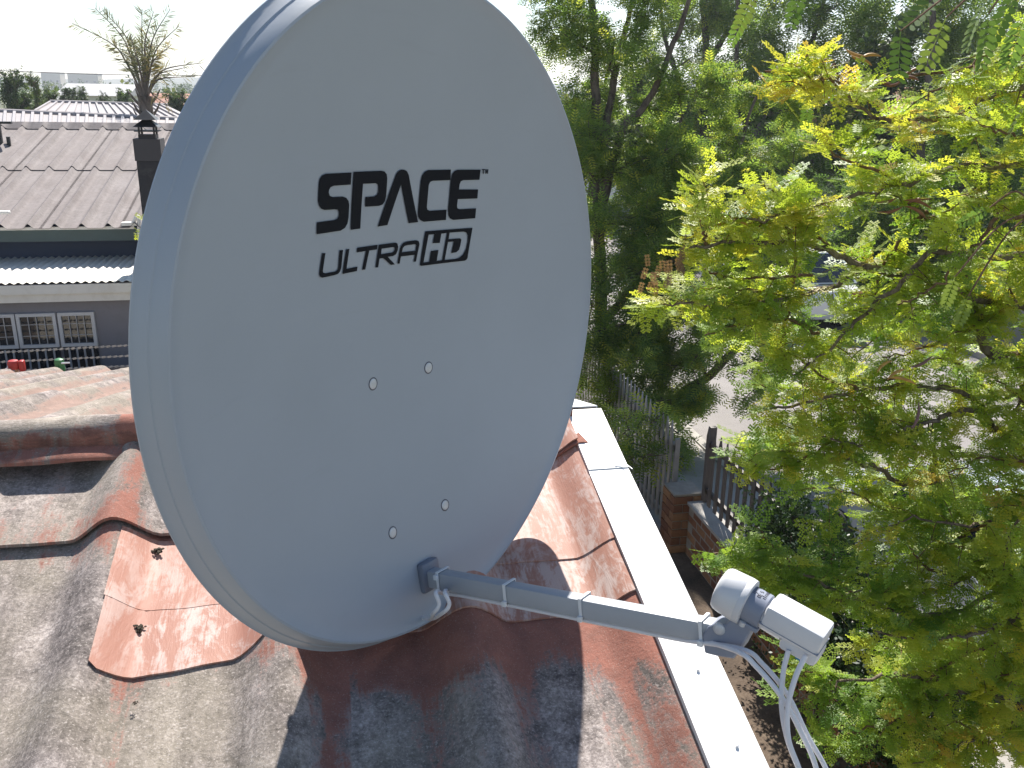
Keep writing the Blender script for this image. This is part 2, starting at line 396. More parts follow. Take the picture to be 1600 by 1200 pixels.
# repair membrane strips over the laps
ml = lambda o, s: tag(o, s)
ml(sheet('membrane_patch', rp, -0.928, -0.56, -0.327, -0.503, 0.002, 0.0045, 'membrane', lambda u, v: -0.02 + 0 * u, one, 0.003, dv=0.015, edge=0.0035, skew=-0.004), 'faded salmon repair strip below the left sheet lap')
ml(sheet('membrane_patch', rp, -0.926, -0.655, -0.47, -0.637, 0.0035, 0.005, 'membrane', lambda u, v: 0.22 * np.clip((u + 0.86) / 0.03, -0.5, 1), one, 0.004, dv=0.015, edge=0.003, skew=0.035, round_c=0.012), 'salmon repair strip with chalky white scuffs')
ml(sheet('membrane_patch', rp, -0.56, -0.022, -0.16, -0.466, 0.006, 0.006, 'membrane', lambda u, v: 0.16 + 0 * u, one, 0.004, dv=0.015, edge=0.002), 'long salmon repair strip with white streaks beside the barge')
ml(sheet('membrane_patch', rp, -0.60, -0.022, -0.44, -0.606, 0.003, 0.005, 'membrane', lambda u, v: 0.05 + 0.3 * (u > -0.28), one, 0.004, dv=0.015, edge=0.002), 'lower salmon repair strip running under the feed arm')
ml(sheet('membrane_patch', rp, -0.50, -0.022, -0.08, -0.18, 0.022, 0.022, 'membrane', lambda u, v: 0.15 + 0 * u, one, 0.004, dv=0.015, edge=0.006, skew=0.03), 'salmon repair strip tucked under the ridge')
# far slope
pb_crest_light = lambda u, v: 0.40 + 0.35 * bell(crest_off(u), 0.08, 0.05) + 0.2 * bell(crest_off(u), -0.09, 0.04) - 0.55 * bell(crest_off(u), 0.0, 0.035)  # lit crests and shaded flanks put into the red paint mask
db = lambda u, v: -0.3 + 0 * u
rows = ((0.01, 1.55, .012, .018), (1.40, 2.95, .004, .012), (2.80, 4.85, -.004, .004))
for k in range(5):
    b = 0.0 - 0.93 * k; a = b - 0.93
    for (va, vb, l0, l1) in rows:
        sheet('roof_sheet', rb, a - 0.02, b, va, vb + 0.02 * math.sin(k * 2.1), l0, l1, 'roof_back', pb_crest_light, db, du=0.022, dv=0.12)
# ridge capping: a half-round roll with a wing on each slope
def ridge_piece(ua, ub, lift):
    cw = 0.060; r = 0.037
    pr = [(-0.075, 0.050), (-0.068, 0.055), (-0.045, 0.052)]
    prof_pts = [np.array([v * CA, v * SA + w / CA]) for v, w in pr]                 # near wing in (Y,Z) off the ridge
    arc = [np.array([r * math.cos(a), cw + r * math.sin(a)]) for a in np.linspace(R_(200), R_(-20), 19)]
    far = [np.array([-p[0], p[1]]) for p in prof_pts[::-1]]
    pts = prof_pts + arc + far
    nu = int((ub - ua) / 0.03) + 2; us = np.linspace(ua, ub, nu)
    V = []; A = []
    for th in (0, -0.007):
        for u in us:
            for i, p in enumerate(pts):
                q = p * (1 + (th / 0.06)) if False else p + np.array([0, th])
                wv = 0.0015 * math.sin(u * 17 + i * 0.5) + 0.001 * math.sin(u * 41 + i)
                V.append((X0 + u, YT + q[0], ZT + q[1] + lift + wv)); A.append((u, i * 0.0135, 0.3))
    m = len(pts); n = nu * m; F = []
    for i in range(nu - 1):
        for j in range(m - 1):
            a = i * m + j; F.append((a, a + m, a + m + 1, a + 1)); F.append((n + a, n + a + 1, n + a + m + 1, n + a + m))
    for i in range(nu - 1):
        for j in (0, m - 1): a = i * m + j; F.append((a, a + m, n + a + m, n + a))
    for i in (0, nu - 1):
        for j in range(m - 1): a = i * m + j; F.append((a, a + 1, n + a + 1, n + a))
    A = np.array(A); j = A[:, 1] / 0.0135
    paint = 0.62 - 0.75 * bell(j, 12, 4.5) * (A[:, 0] < -0.98) + 0.2 * (A[:, 0] > -0.98)
    dark = 0.34 + 0.3 * bell(j, 5, 2.5) * (np.sin(A[:, 0] * 5 + 0.6) > -0.2) + 0.12 * (j < 4)  # near face and wing darker: lichen, plus shade put into the colour
    o = mobj('ridge_cap', V, F, 'roof_sheet', house, attrs={'rp': ('FLOAT_VECTOR', A), 'paint': ('FLOAT', paint), 'dark': ('FLOAT', dark)}, auto=60)
ridge_piece(-1.62, -0.01, 0.0); ridge_piece(-3.2, -1.58, 0.009); ridge_piece(-4.6, -3.16, 0.0)
# white barge capping down the gable edge, in two lengths with a lapped joint
def barge(v0, v1, lift, fn=rp, nm='barge_capping'):
    mb = MB(); ua, ub, wt = -0.022, 0.064, 0.060 + lift
    sec = [(ua, 0.012), (ua, wt), (ub, wt), (ub, -0.16), (ub - 0.003, -0.16), (ub - 0.003, wt - 0.003), (ua + 0.003, wt - 0.003), (ua + 0.003, 0.012)]
    vs = [v0, v1] if abs(v1 - v0) < 0.4 else list(np.linspace(v0, v1, 14))
    V = []
    for i, v in enumerate(vs):
        for (u, w) in sec: V.append(fn(u + 0.0012 * math.sin(v * 7), v, w))
    m = len(sec); F = [(i * m + j, i * m + (j + 1) % m, (i + 1) * m + (j + 1) % m, (i + 1) * m + j) for i in range(len(vs) - 1) for j in range(m)]
    F += [tuple(range(m)), tuple(range((len(vs) - 1) * m, len(vs) * m))[::-1]]
    mb.add(V, F); return mb.build(nm, 'white_metal', house, auto=25)
barge(VR + 0.004, -0.27, 0.0025); barge(-0.262, VE, 0.0); barge(0.004, 4.85, 0.0, rb)
for (px_, py_) in ((931, 696), (916, 713), (962, 728), (1091, 1046), (1152, 1165)):
    d = ray(px_, py_); nrm = np.array([0, -SA, CA]); base = rp(0, 0, 0.063); p = CAM + d * ((nrm @ (base - CAM)) / (nrm @ d))
    MB().lathe(p, nrm, [(-0.002, 0.0028), (0.0008, 0.0028), (0.0014, 0.0012)], 8).build('rivet', 'zinc', house)
w0 = rp(0.052, -0.262, 0.064)
MB().tube(curve_pts([w0 + (-0.012, 0, 0.002), w0 + (0, 0, 0.005), w0 + (0.006, -0.012, 0.003), w0 + (0.012, -0.03, 0.001)], 5), 0.0011, 6).build('tie_wire', 'galv', house)
# walls
yb0, yb1 = YR + (VE + 0.35) * CA, YT + 4.45 * CA
def zroof(y): return ZT - abs(y - YT) * SA / CA - 0.05
xa, xb = X0 - 4.5, X0 - 0.045
g = [(yb0, 0), (yb1, 0), (yb1, zroof(yb1)), (YT, zroof(YT)), (yb0, zroof(yb0))]
MB().prism([(xa, y, z) for y, z in g], (xb - xa, 0, 0)).build('wall', 'plaster_cream', house, auto=20)

# dried moss lumps lying on the sheets
def moss(px_, py_, r, label, seed):
    rg = np.random.default_rng(seed)
    d = ray(px_, py_); nrm = np.array([0, -SA, CA]); base = rp(0, 0, 0.0065); p = CAM + d * ((nrm @ (base - CAM)) / (nrm @ d))
    ad = np.array([1.0, 0, 0]); bd = np.array([0, CA, SA]); mb = MB()
    for i in range(30):
        q = p + ad * rg.normal(0, r * 0.36) + bd * rg.normal(0, r * 0.30) + nrm * abs(rg.normal(0.003, 0.002))
        bm = bmesh.new(); bmesh.ops.create_icosphere(bm, subdivisions=1, radius=1.0)
        s = r * rg.uniform(0.12, 0.27)
        V = [q + s * rg.uniform(0.75, 1.25) * (ad * v.co.x * 1.2 + bd * v.co.y + nrm * v.co.z * 0.55) for v in bm.verts]; F = [tuple(v.index for v in f.verts) for f in bm.faces]
        bm.free(); mb.add(V, F)
    o = mb.build('moss_clump', 'moss', None, origin=p); tag(o, label, 'moss', 'dried moss clumps on the roof')
moss(248, 862, 0.0125, 'dark dried moss clump on the upper salmon strip, nearest the sheet lap', 1)
moss(217, 983, 0.0125, 'dark dried moss clump on the lower, scuffed salmon strip', 2)
moss(319, 899, 0.006, 'small dark moss crumb at the rim of the dish', 3)
moss(211, 1101, 0.004, 'tiny dark crumb on grey lichen below the salmon strips', 4)

# ================================================================== the satellite dish
DP = [-0.11945739, 1.36068867, -0.35465124, 0.97140292, 0.02777244, -0.06345465, 0.47528371, 0.5, 0.07483882]
_n = np.array([math.sin(DP[3]) * math.cos(DP[4]), -math.cos(DP[3]) * math.cos(DP[4]), math.sin(DP[4])])
_x = np.cross([0, 0, 1.0], _n); _x /= np.linalg.norm(_x); _y = np.cross(_n, _x)
_x, _y = math.cos(DP[5]) * _x + math.sin(DP[5]) * _y, -math.sin(DP[5]) * _x + math.cos(DP[5]) * _y
DC = CAM + A3(DP[:3]); DX, DY, DN = A3(_x), A3(_y), A3(_n); DA, DB, DD = DP[6], DP[7], DP[8]
def ds(u, v, off=0.0):
    u = np.asarray(u, float); v = np.asarray(v, float)
    d = -DD * (1 - (u / DA) ** 2 - (v / DB) ** 2) + off
    return DC + u[..., None] * DX + v[..., None] * DY + d[..., None] * DN
def dq(u, v, w): return DC + u * DX + v * DY + w * DN
def symp(px_, py_, u=0.0):                               # photo pixel -> point of the dish's plane of symmetry
    d = ray(px_, py_); return CAM + d * ((DX @ (DC + u * DX - CAM)) / (DX @ d))
pole_top = dq(0.0, -0.10, -0.185)
nrm = np.array([0, -SA, CA])
pole_foot = pole_top.copy(); pole_foot[2] = (rp(0, 0, 0) [2] + (pole_top[1] - YR) * SA / CA) + 0.03
dish = thing('satellite_dish', pole_foot, 'large light grey satellite dish lettered SPACE ULTRA HD on the roof ridge', 'satellite dish')
NS = 160; th = np.linspace(0, 2 * math.pi, NS, endpoint=False)
rings = []
for r in np.linspace(0.04, 1, 26): rings.append((r, None, 0.0))
for k, w in ((1.005, 0.0022), (1.012, 0.0018), (1.016, -0.001), (1.030, -0.0125), (1.0315, -0.0155), (1.034, -0.0175), (1.0375, -0.0185), (1.040, -0.0215), (1.049, -0.0300), (1.056, -0.0345), (1.060, -0.0355), (1.060, -0.038), (1.054, -0.0385), (1.044, -0.032), (1.012, -0.006)):
    rings.append((k, w, 0.0))
for r in np.linspace(0.99, 0.04, 26): rings.append((r, None, -0.003))
V = []
for (r, w, off) in rings:
    u, v = DA * r * np.cos(th), DB * r * np.sin(th)
    if w is None: V.append(ds(u, v, off))
    else: V.append(DC + u[:, None] * DX + v[:, None] * DY + w * DN)
V = np.concatenate(V); m = len(rings); idx = np.arange(m * NS).reshape(m, NS)
F = np.stack([idx[:-1], np.roll(idx[:-1], -1, 1), np.roll(idx[1:], -1, 1), idx[1:]], -1).reshape(-1, 4)
F = [tuple(map(int, f)) for f in F] + [tuple(range(NS))[::-1], tuple(range((m - 1) * NS, m * NS))]
reflector = mobj('reflector', V, F, 'dish_paint', dish, auto=28)
LOGO = {
 'S': [[(-1299,2330),(-1297,2161),(-1656,2151),(-1728,2132),(-1759,2092),(-1761,2057),(-1732,2013),(-1667,1994),(-1460,1998),(-1374,1978),(-1319,1931),(-1299,1876),(-1296,1694),(-1312,1612),(-1363,1551),(-1459,1516),(-1972,1496),(-1977,1660),(-1611,1675),(-1543,1690),(-1510,1730),(-1514,1784),(-1548,1818),(-1623,1824),(-1829,1823),(-1899,1843),(-1949,1888),(-1976,1950),(-1984,2173),(-1973,2241),(-1930,2289),(-1852,2314)]],
 'P': [[(-1255,2338),(-639,2355),(-565,2344),(-513,2306),(-489,2241),(-480,1986),(-497,1910),(-544,1860),(-630,1841),(-942,1838),(-950,1980),(-749,1985),(-693,2005),(-672,2046),(-677,2130),(-699,2162),(-744,2175),(-1027,2169),(-1019,1523),(-1236,1516)]],
 'A': [[(-624,1532),(-296,2306),(-259,2348),(-195,2373),(-124,2373),(-51,2349),(-4,2297),(319,1559),(95,1552),(-158,2153),(-401,1545)]],
 'C': [[(982,2380),(1000,2213),(575,2204),(517,2184),(494,2138),(498,1796),(516,1751),(568,1731),(981,1736),(987,1569),(451,1560),(365,1588),(310,1640),(295,1711),(293,2199),(310,2283),(360,2342),(440,2370)]],
 'E': [[(1702,2385),(1706,2218),(1313,2212),(1254,2192),(1235,2144),(1233,2061),(1703,2057),(1709,1907),(1230,1904),(1227,1799),(1240,1753),(1296,1736),(1704,1741),(1706,1573),(1162,1563),(1081,1593),(1036,1647),(1019,1731),(1008,2217),(1023,2309),(1075,2360),(1143,2379)]],
 't': [[(1732,2392),(1807,2395),(1810,2378),(1785,2378),(1791,2316),(1769,2316),(1761,2375),(1736,2375)]],
 'm': [[(1829,2316),(1820,2395),(1842,2395),(1859,2355),(1867,2395),(1889,2395),(1898,2317),(1879,2317),(1874,2359),(1869,2321),(1856,2321),(1839,2359),(1844,2317)]],
 'U': [[(-1840,1223),(-1768,1222),(-1817,973),(-1805,944),(-1757,932),(-1541,937),(-1494,955),(-1478,981),(-1461,1235),(-1385,1235),(-1410,980),(-1436,927),(-1483,894),(-1568,884),(-1828,875),(-1876,897),(-1893,935),(-1889,971)]],
 'L': [[(-1314,1239),(-1243,1240),(-1294,951),(-1047,963),(-1056,897),(-1381,884)]],
 'T': [[(-1068,1244),(-605,1257),(-614,1187),(-791,1182),(-866,902),(-937,903),(-864,1182),(-1075,1174)]],
 'R': [[(-575,1255),(-188,1264),(-142,1247),(-120,1199),(-127,1140),(-159,1082),(-233,1057),(-353,1054),(-179,923),(-270,920),(-457,1044),(-546,1041),(-568,909),(-634,911)],[(-505,1191),(-234,1197),(-197,1184),(-197,1151),(-228,1121),(-282,1115),(-514,1108)]],
 'a': [[(-119,928),(-79,1137),(-54,1205),(3,1252),(84,1267),(296,1273),(359,1258),(388,1209),(324,930),(265,928),(294,1040),(-44,1037),(-64,927)],[(-25,1103),(-8,1166),(29,1196),(104,1207),(281,1211),(313,1193),(302,1105)]],
 'HD': [[(505,1398),(529,1405),(1660,1413),(1590,899),(1567,872),(1521,857),(453,847),(424,864)],[(594,1346),(733,1347),(704,1201),(879,1197),(901,1348),(1041,1352),(963,905),(829,903),(858,1082),(678,1076),(645,900),(508,900)],[(1103,1355),(1439,1357),(1514,1341),(1558,1285),(1564,1175),(1535,1056),(1470,962),(1373,913),(1279,904),(1026,904),(1078,1201),(1220,1202),(1181,1010),(1301,1016),(1367,1055),(1391,1130),(1407,1222),(1372,1248),(1089,1247)]],
}
names = {'S': 'letter', 'P': 'letter', 'A': 'letter', 'C': 'letter', 'E': 'letter', 't': 'trade_mark', 'm': 'trade_mark', 'U': 'letter', 'L': 'letter', 'T': 'letter', 'R': 'letter', 'a': 'letter', 'HD': 'badge'}
def on_dish(name, loops, mat, parent, off=0.0014):
    loops = [[(x / 1e4, y / 1e4) for x, y in l] for l in loops]
    tri = tessellate_polygon([[Vector((x, y, 0)) for x, y in l] for l in loops])
    P2 = np.array([p for l in loops for p in l])
    bm = bmesh.new(); vs = [bm.verts.new((p[0], p[1], 0)) for p in P2]
    for t3 in tri:
        try: bm.faces.new([vs[i] for i in t3])
        except ValueError: pass
    for _ in range(2):
        long_e = [e for e in bm.edges if e.calc_length() > 0.02]
        if long_e: bmesh.ops.subdivide_edges(bm, edges=long_e, cuts=1); bmesh.ops.triangulate(bm, faces=bm.faces[:])
    bm.verts.index_update(); bm.verts.ensure_lookup_table()
    Q = np.array([(v.co.x, v.co.y) for v in bm.verts]); Fm = []
    for f in bm.faces:
        f.normal_update(); ii = [v.index for v in f.verts]; Fm.append(tuple(ii if f.normal.z > 0 else ii[::-1]))
    bm.free(); return mobj(name, ds(Q[:, 0], Q[:, 1], off), Fm, mat, parent, smooth=True)
for k_, loops in LOGO.items(): on_dish(names[k_], loops, 'logo_ink', reflector)
for (u, v) in ((-0.070, -0.091), (0.066, -0.089), (-0.060, -0.338), (0.076, -0.333)):
    p = ds(np.array(u), np.array(v)); gn = DN - (2 * DD * u / DA ** 2) * DX - (2 * DD * v / DB ** 2) * DY; gn /= np.linalg.norm(gn)
    MB().lathe(p, gn, [(-0.008, 0.003), (-0.0006, 0.0088), (0.0004, 0.0088), (0.0010, 0.0080), (0.0014, 0.0062), (0.0016, 0.003)], 20).build('bolt', 'zinc', dish, auto=60)
    MB().lathe(p, gn, [(-0.002, 0.0085), (0.0003, 0.0106), (0.00055, 0.0100), (0.00055, 0.0085)], 24).build('washer', 'print_grey', dish, auto=60)
# feed arm
A0, A1 = dq(0.004, -0.436, -0.03), dq(0.0, -0.357, 0.497)
ad = A1 - A0; alen = np.linalg.norm(ad); ad /= alen; aup = np.cross(ad, DX); aup /= np.linalg.norm(aup)
if aup[2] < 0: aup = -aup
asd = np.cross(aup, ad)
MB().obox((A0 + A1) / 2, (alen, 0.025, 0.030), ad, asd, aup, bev=0.0035).build('feed_arm', 'arm_paint', dish)
sp = dq(0.004, -0.432, 0); 
MB().obox(ds(np.array(0.004), np.array(-0.431)) + DN * 0.004, (0.045, 0.053, 0.016), DX, aup, ad, bev=0.006).build('arm_socket', 'dark_plastic', dish)
def arm_at(px_):                                          # where the arm crosses a photo column
    ts = np.linspace(0, 1, 400); xs = [to_px(A0 + (A1 - A0) * t)[0] for t in ts]
    return A0 + (A1 - A0) * ts[int(np.argmin(np.abs(np.array(xs) - px_)))]
for px_ in (693, 797, 914, 1101):
    c = arm_at(px_); mb = MB(); w2, h2, tk = 0.0275 / 2, 0.0325 / 2, 0.0016
    mb.obox(c + aup * (h2 + tk / 2), (0.005, 2 * w2 + 2 * tk, tk), ad, asd, aup); mb.obox(c - aup * (h2 + tk / 2), (0.005, 2 * w2 + 2 * tk, tk), ad, asd, aup)
    for sg in (-1, 1): mb.obox(c + asd * sg * (w2 + tk / 2), (0.005, tk, 2 * h2), ad, asd, aup)
    sg = 1 if asd @ (CAM - c) > 0 else -1
    hd = h2 * (0.6 if px_ < 700 else -0.8)
    mb.obox(c + asd * sg * (w2 + 0.004) + aup * hd, (0.008, 0.006, 0.0085), ad, asd, aup, bev=0.001)
    mb.build('cable_tie', 'tie_nylon', dish)
# LNB and its holder
Bf, Be = symp(1127, 918), symp(1289, 1009)
la = Be - Bf; LL = np.linalg.norm(la); la /= LL
lu = np.cross(la, DX); lu /= np.linalg.norm(lu)
if lu[2] < 0: lu = -lu
ls = np.cross(lu, la)
lnb = MB().lathe(Bf, la, [(0.058, 0.0195), (0.064, 0.0215), (0.095, 0.0225), (0.098, 0.019)], 32)
bc = Bf + la * 0.106 + lu * 0.0075
lnb.obox(bc, (0.078, 0.052, 0.034), la, ls, lu, bev=0.0055)
lnb.obox(bc + la * 0.016 - lu * 0.022, (0.050, 0.044, 0.022), la, ls, lu, bev=0.006)
lnb = lnb.build('lnb', 'lnb_plastic', dish)
MB().lathe(Bf, la, [(-0.0030, 0.012), (-0.0026, 0.022), (-0.0012, 0.0272), (0.002, 0.0296), (0.006, 0.0306), (0.0305, 0.0322), (0.0312, 0.0318), (0.0318, 0.0322), (0.0395, 0.0316), (0.0405, 0.029), (0.0405, 0.018)], 40).build('cap', 'lnb_plastic', lnb, auto=40)
MB().obox(bc - lu * 0.0105, (0.0795, 0.0528, 0.0012), la, ls, lu).build('seam', 'holder_plastic', lnb)
MB().lathe(Bf, la, [(0.0385, 0.0238), (0.0390, 0.0245), (0.0645, 0.0245), (0.0655, 0.0235), (0.0655, 0.019)], 36).build('collar', 'holder_plastic', lnb, auto=40)
for row, (t0, n_) in enumerate(((0.0415, 7), (0.0600, 7))):       # engraved degree scale on the collar
    for i in range(n_):
        a = R_(-6 + i * 6.5) - 0.18; dr = math.cos(a) * lu + math.sin(a) * (ls if ls @ (CAM - Bf) > 0 else -ls)
        tg = np.cross(la, dr); hh = 0.006 if i % 5 == 0 else 0.004
        MB().obox(Bf + la * (t0 + hh / 2 * (1 if row == 0 else -1)) + dr * 0.0247, (hh, 0.0005, 0.0006), la, tg, dr).build('scale_mark', 'print_grey', lnb)
def seg_digit(bits, c, dr, size=0.0042):
    tg = np.cross(la, dr); w, h = size * 0.55, size; mb = MB()
    segs = {'a': (0, h / 2, w, 0), 'd': (0, -h / 2, w, 0), 'g': (0, 0, w, 0), 'f': (-w / 2, h / 4, 0, h / 2), 'b': (w / 2, h / 4, 0, h / 2), 'e': (-w / 2, -h / 4, 0, h / 2), 'c': (w / 2, -h / 4, 0, h / 2)}
    for b in bits:
        x, y, dx, dy = segs[b]; mb.obox(c + tg * x - la * y, (max(dy, 0.0006), max(dx, 0.0006), 0.0005), la, tg, dr)
    return mb
sgn = 1 if ls @ (CAM - Bf) > 0 else -1
for j, (bits, ang) in enumerate((('abgcd', 0.30), ('abcdef', 0.42), ('abged', 0.02))):
    dr = math.cos(ang) * lu + math.sin(ang) * ls * sgn
    seg_digit(bits, Bf + la * 0.0510 + dr * 0.0247, dr).build('scale_digit', 'print_grey', lnb)
# holder: plate below the collar, clamped on the end of the arm
hp = [(1104, 985), (1113, 972), (1126, 966), (1141, 969), (1153, 955), (1184, 969), (1177, 984), (1163, 1010), (1153, 1022), (1128, 1018), (1108, 1013)]
hpts = [symp(x, y) for x, y in hp]
holder = MB().prism([p - DX * 0.0165 for p in hpts], DX * 0.033).build('lnb_holder', 'holder_plastic', dish, auto=20)
bv = holder.modifiers.new('bevel', 'BEVEL'); bv.width = 0.0025; bv.segments = 2; bv.limit_method = 'ANGLE'
cs_ = symp(1169, 964) - DX * 0.020; 
MB().lathe(cs_ - lu * 0.004, lu, [(0, 0.0042), (0.006, 0.0042), (0.0068, 0.003)], 14).build('clamp_screw', 'zinc', holder, auto=40)
MB().obox(symp(1173, 967) - DX * 0.006, (0.034, 0.03, 0.006), la, ls, lu, bev=0.0012).build('clamp_jaw', 'holder_plastic', holder)
MB().lathe(symp(1131, 975) - DX * 0.0165, -DX, [(-0.002, 0.0085), (0.0012, 0.0085), (0.0030, 0.0060), (0.0036, 0.002)], 18, ref=lu).build('holder_bolt', 'zinc', holder, auto=40)
MB().obox(symp(1253, 1027), (0.012, 0.012, 0.006), la, ls, lu).build('connector_boot', 'blue_plastic', lnb)
# mount behind the reflector
mb = MB(); mb.obox(dq(0.004, -0.213, -0.092), (0.17, 0.29, 0.006), DX, DY, DN, bev=0.002)
for sx in (-1, 1): mb.obox(dq(0.004 + sx * 0.045, -0.213, -0.14), (0.006, 0.27, 0.10), DX, DY, DN)
for (u, v) in ((-0.066, -0.09), (0.07, -0.09), (-0.066, -0.336), (0.07, -0.336)): mb.lathe(dq(u, v, -0.10), DN, [(0, 0.006), (0.018 if v > -0.2 else 0.045, 0.006)], 10)
mb.build('back_bracket', 'galv', dish)
MB().obox(dq(0.004, -0.462, -0.125), (0.26, 0.085, 0.15), DX, DY, DN, bev=0.004).build('shade_box', 'galv', dish)  # unseen box, added to shade the roof strip below the lower rim
mb = MB(); mb.tube([pole_foot, pole_top], 0.021, 20); mb.build('mast', 'galv', dish)
mb = MB()
for q in (0.25, 0.6): mb.obox(pole_top + (pole_foot - pole_top) * q + DN * 0.02, (0.11, 0.05, 0.02), DX, DN, DY, bev=0.002)
mb.build('mast_clamp', 'galv', dish)
pf = rp(pole_foot[0] - X0, (pole_foot[1] - YR) / CA, 0.0); 
MB().obox(pf + nrm * 0.034, (0.16, 0.12, 0.066), (1, 0, 0), (0, CA, SA), nrm, bev=0.003).build('foot_plate', 'galv', dish)
# two coaxial cables: LNB -> loop -> along the underside of the arm -> behind the dish -> down to the roof
def coax(start, loop, back, side, label):
    u0 = side * 0.006
    pts = [pd(*q) for q in start] + [pd(*q) for q in loop] + [pd(*q) for q in back]
    for q in (0.90, 0.75, 0.55, 0.35, 0.18): pts.append(A0 + (A1 - A0) * q - aup * 0.0195 + asd * u0)
    e = A0 + (A1 - A0) * 0.10
    pts += [e - aup * 0.022 + asd * u0, pd(688 + side * 7, 925, 1.43), pd(694 + side * 8, 944, 1.425), pd(684 + side * 7, 958, 1.435), pd(664, 966, 1.50), dq(-0.02 + side * 0.01, -0.50, -0.10), dq(-0.02 + side * 0.01, -0.42, -0.16)]
    pts += [pole_foot + (pole_top - pole_foot) * 0.45 + DX * (0.03 + side * 0.006), pole_foot + DX * (0.035 + side * 0.006) + (0, 0, 0.05)]
    o = MB().tube(curve_pts(pts, 8), 0.0034, 10).build('coaxial_cable', 'cable_white', None, origin=pts[0])
    tag(o, label, 'cable', 'coaxial cables of the dish')
dl = to_px(Be)[2]
coax([(1232, 1016, dl + 0.004), (1224, 1050, dl + 0.004), (1221, 1100, dl), (1229, 1150, dl), (1246, 1196, dl)], [(1268, 1240, dl), (1290, 1262, dl), (1302, 1240, dl + .01), (1290, 1200, dl + .01)], [(1262, 1150, dl + .01), (1230, 1085, dl + .01), (1192, 1038, dl + .02), (1158, 1014, dl + .035)], -1,
     'white coaxial cable looping down from the neck side of the receiver head')
coax([(1259, 1024, dl - 0.012), (1243, 1058, dl - 0.012), (1231, 1105, dl - 0.012), (1232, 1155, dl - 0.012), (1248, 1200, dl - 0.012)], [(1262, 1245, dl - .012), (1276, 1268, dl), (1284, 1240, dl + .0), (1272, 1190, dl + .0)], [(1252, 1145, dl + .0), (1222, 1090, dl + .0), (1182, 1042, dl + .012), (1150, 1017, dl + .03)], 1,
     'white coaxial cable leaving the outer end of the receiver head')

# ================================================================== ground, road
def groundmat(name, stops, scale, bumpk=0.4, rough=0.95, fine=60):
    t = NT(name); c = t.coord(); a = t.noise(c, scale, 8, 0.68, 0.3); b = t.noise(c, fine, 4, 0.7)
    col = t.ramp(t.math('ADD', t.math('MULTIPLY', a, 0.7), t.math('MULTIPLY', b, 0.3)), stops)
    t.bsdf(col, rough, 0, t.bump(b, bumpk, 0.01), 0.3)
groundmat('soil', [(0.35, (0.05, 0.038, 0.028)), (0.5, (0.11, 0.08, 0.058)), (0.65, (0.20, 0.155, 0.11))], 1.7)
groundmat('dry_grass', [(0.35, (0.05, 0.065, 0.025)), (0.5, (0.10, 0.11, 0.045)), (0.65, (0.21, 0.19, 0.10))], 0.25, fine=9)
groundmat('asphalt', [(0.3, (0.20, 0.185, 0.175)), (0.5, (0.26, 0.24, 0.23)), (0.7, (0.31, 0.29, 0.275))], 0.9, 0.5, 0.9, 140)
groundmat('concrete', [(0.3, (0.26, 0.245, 0.22)), (0.5, (0.37, 0.35, 0.32)), (0.7, (0.45, 0.43, 0.40))], 2.2, 0.3, 0.9, 90)
def slab(name, x0, x1, y0, y1, z, mat, th=0.0, n=1):
    if th <= 0:
        o = mobj(name, [(x0, y0, z), (x1, y0, z), (x1, y1, z), (x0, y1, z)], [(0, 1, 2, 3)], mat, None)
    else: o = MB().box((x0, y0, z - th), (x1, y1, z)).build(name, mat, None)
    return tag(o, kind='structure')
slab('ground', -1550, 1950, -300, 1400, 0.0, 'dry_grass')
slab('yard', -8, 3.3, -6, 13.4, 0.004, 'soil')
slab('driveway', 1.25, 3.0, 8.6, 13.0, 0.02, 'concrete', 0.03)
slab('pavement', 3.42, 4.3, -10, 60, 0.08, 'concrete', 0.09)
slab('road', 4.42, 10.6, -20, 120, 0.006, 'asphalt')
slab('kerb', 4.3, 4.42, -20, 120, 0.10, 'concrete', 0.12)
slab('kerb', 10.6, 10.75, -20, 120, 0.12, 'concrete', 0.14)

# ================================================================== the neighbour's house beyond the ridge
def corrmat(name, c1, c2, pitch_axis_note=None, stain=(0.2, 0.17, 0.14), amt=0.35, rough=0.85):
    t = NT(name); c = t.coord(); a = t.noise(c, 2.2, 7, 0.7, 0.3); b = t.noise(c, 26, 5, 0.7); s = t.noise(t.coord(scale=(7, 0.8, 1)), 2.0, 5, 0.6)
    col = t.mix(t.ramp(a, [(0.35, 0.0), (0.65, 1.0)]), c1, c2)
    col = t.mix(t.math('MULTIPLY', t.ramp(t.math('ADD', t.math('MULTIPLY', b, 0.6), t.math('MULTIPLY', s, 0.4)), [(0.46, 0.0), (0.66, 1.0)]), amt), col, stain)
    t.bsdf(col, rough, 0, t.bump(b, 0.3, 0.006), 0.3)
corrmat('fibre_cement', (0.21, 0.18, 0.172), (0.265, 0.236, 0.228), stain=(0.13, 0.115, 0.105), amt=0.6)
corrmat('white_iron', (0.84, 0.80, 0.72), (0.80, 0.75, 0.66), stain=(0.42, 0.34, 0.22), amt=0.35, rough=0.5)
corrmat('pale_iron', (0.36, 0.33, 0.325), (0.32, 0.29, 0.285), stain=(0.36, 0.32, 0.30), amt=0.3, rough=0.5)
plain('plaster_lilac', (0.215, 0.208, 0.232), 0.9, var=0.10, scale=1.2, bump=0.3, bscale=80, dirt=(0.16, 0.145, 0.15), dirt_amt=0.5)
plain('fascia_white', (0.72, 0.70, 0.66), 0.55, var=0.06, scale=2, dirt=(0.4, 0.36, 0.3), dirt_amt=0.3)
plain('fascia_green', (0.055, 0.085, 0.085), 0.6, var=0.15)
plain('eave_shade_wall', (0.045, 0.06, 0.10), 0.8, var=0.15, scale=2)
plain('frame_white', (0.52, 0.52, 0.54), 0.5, var=0.05)
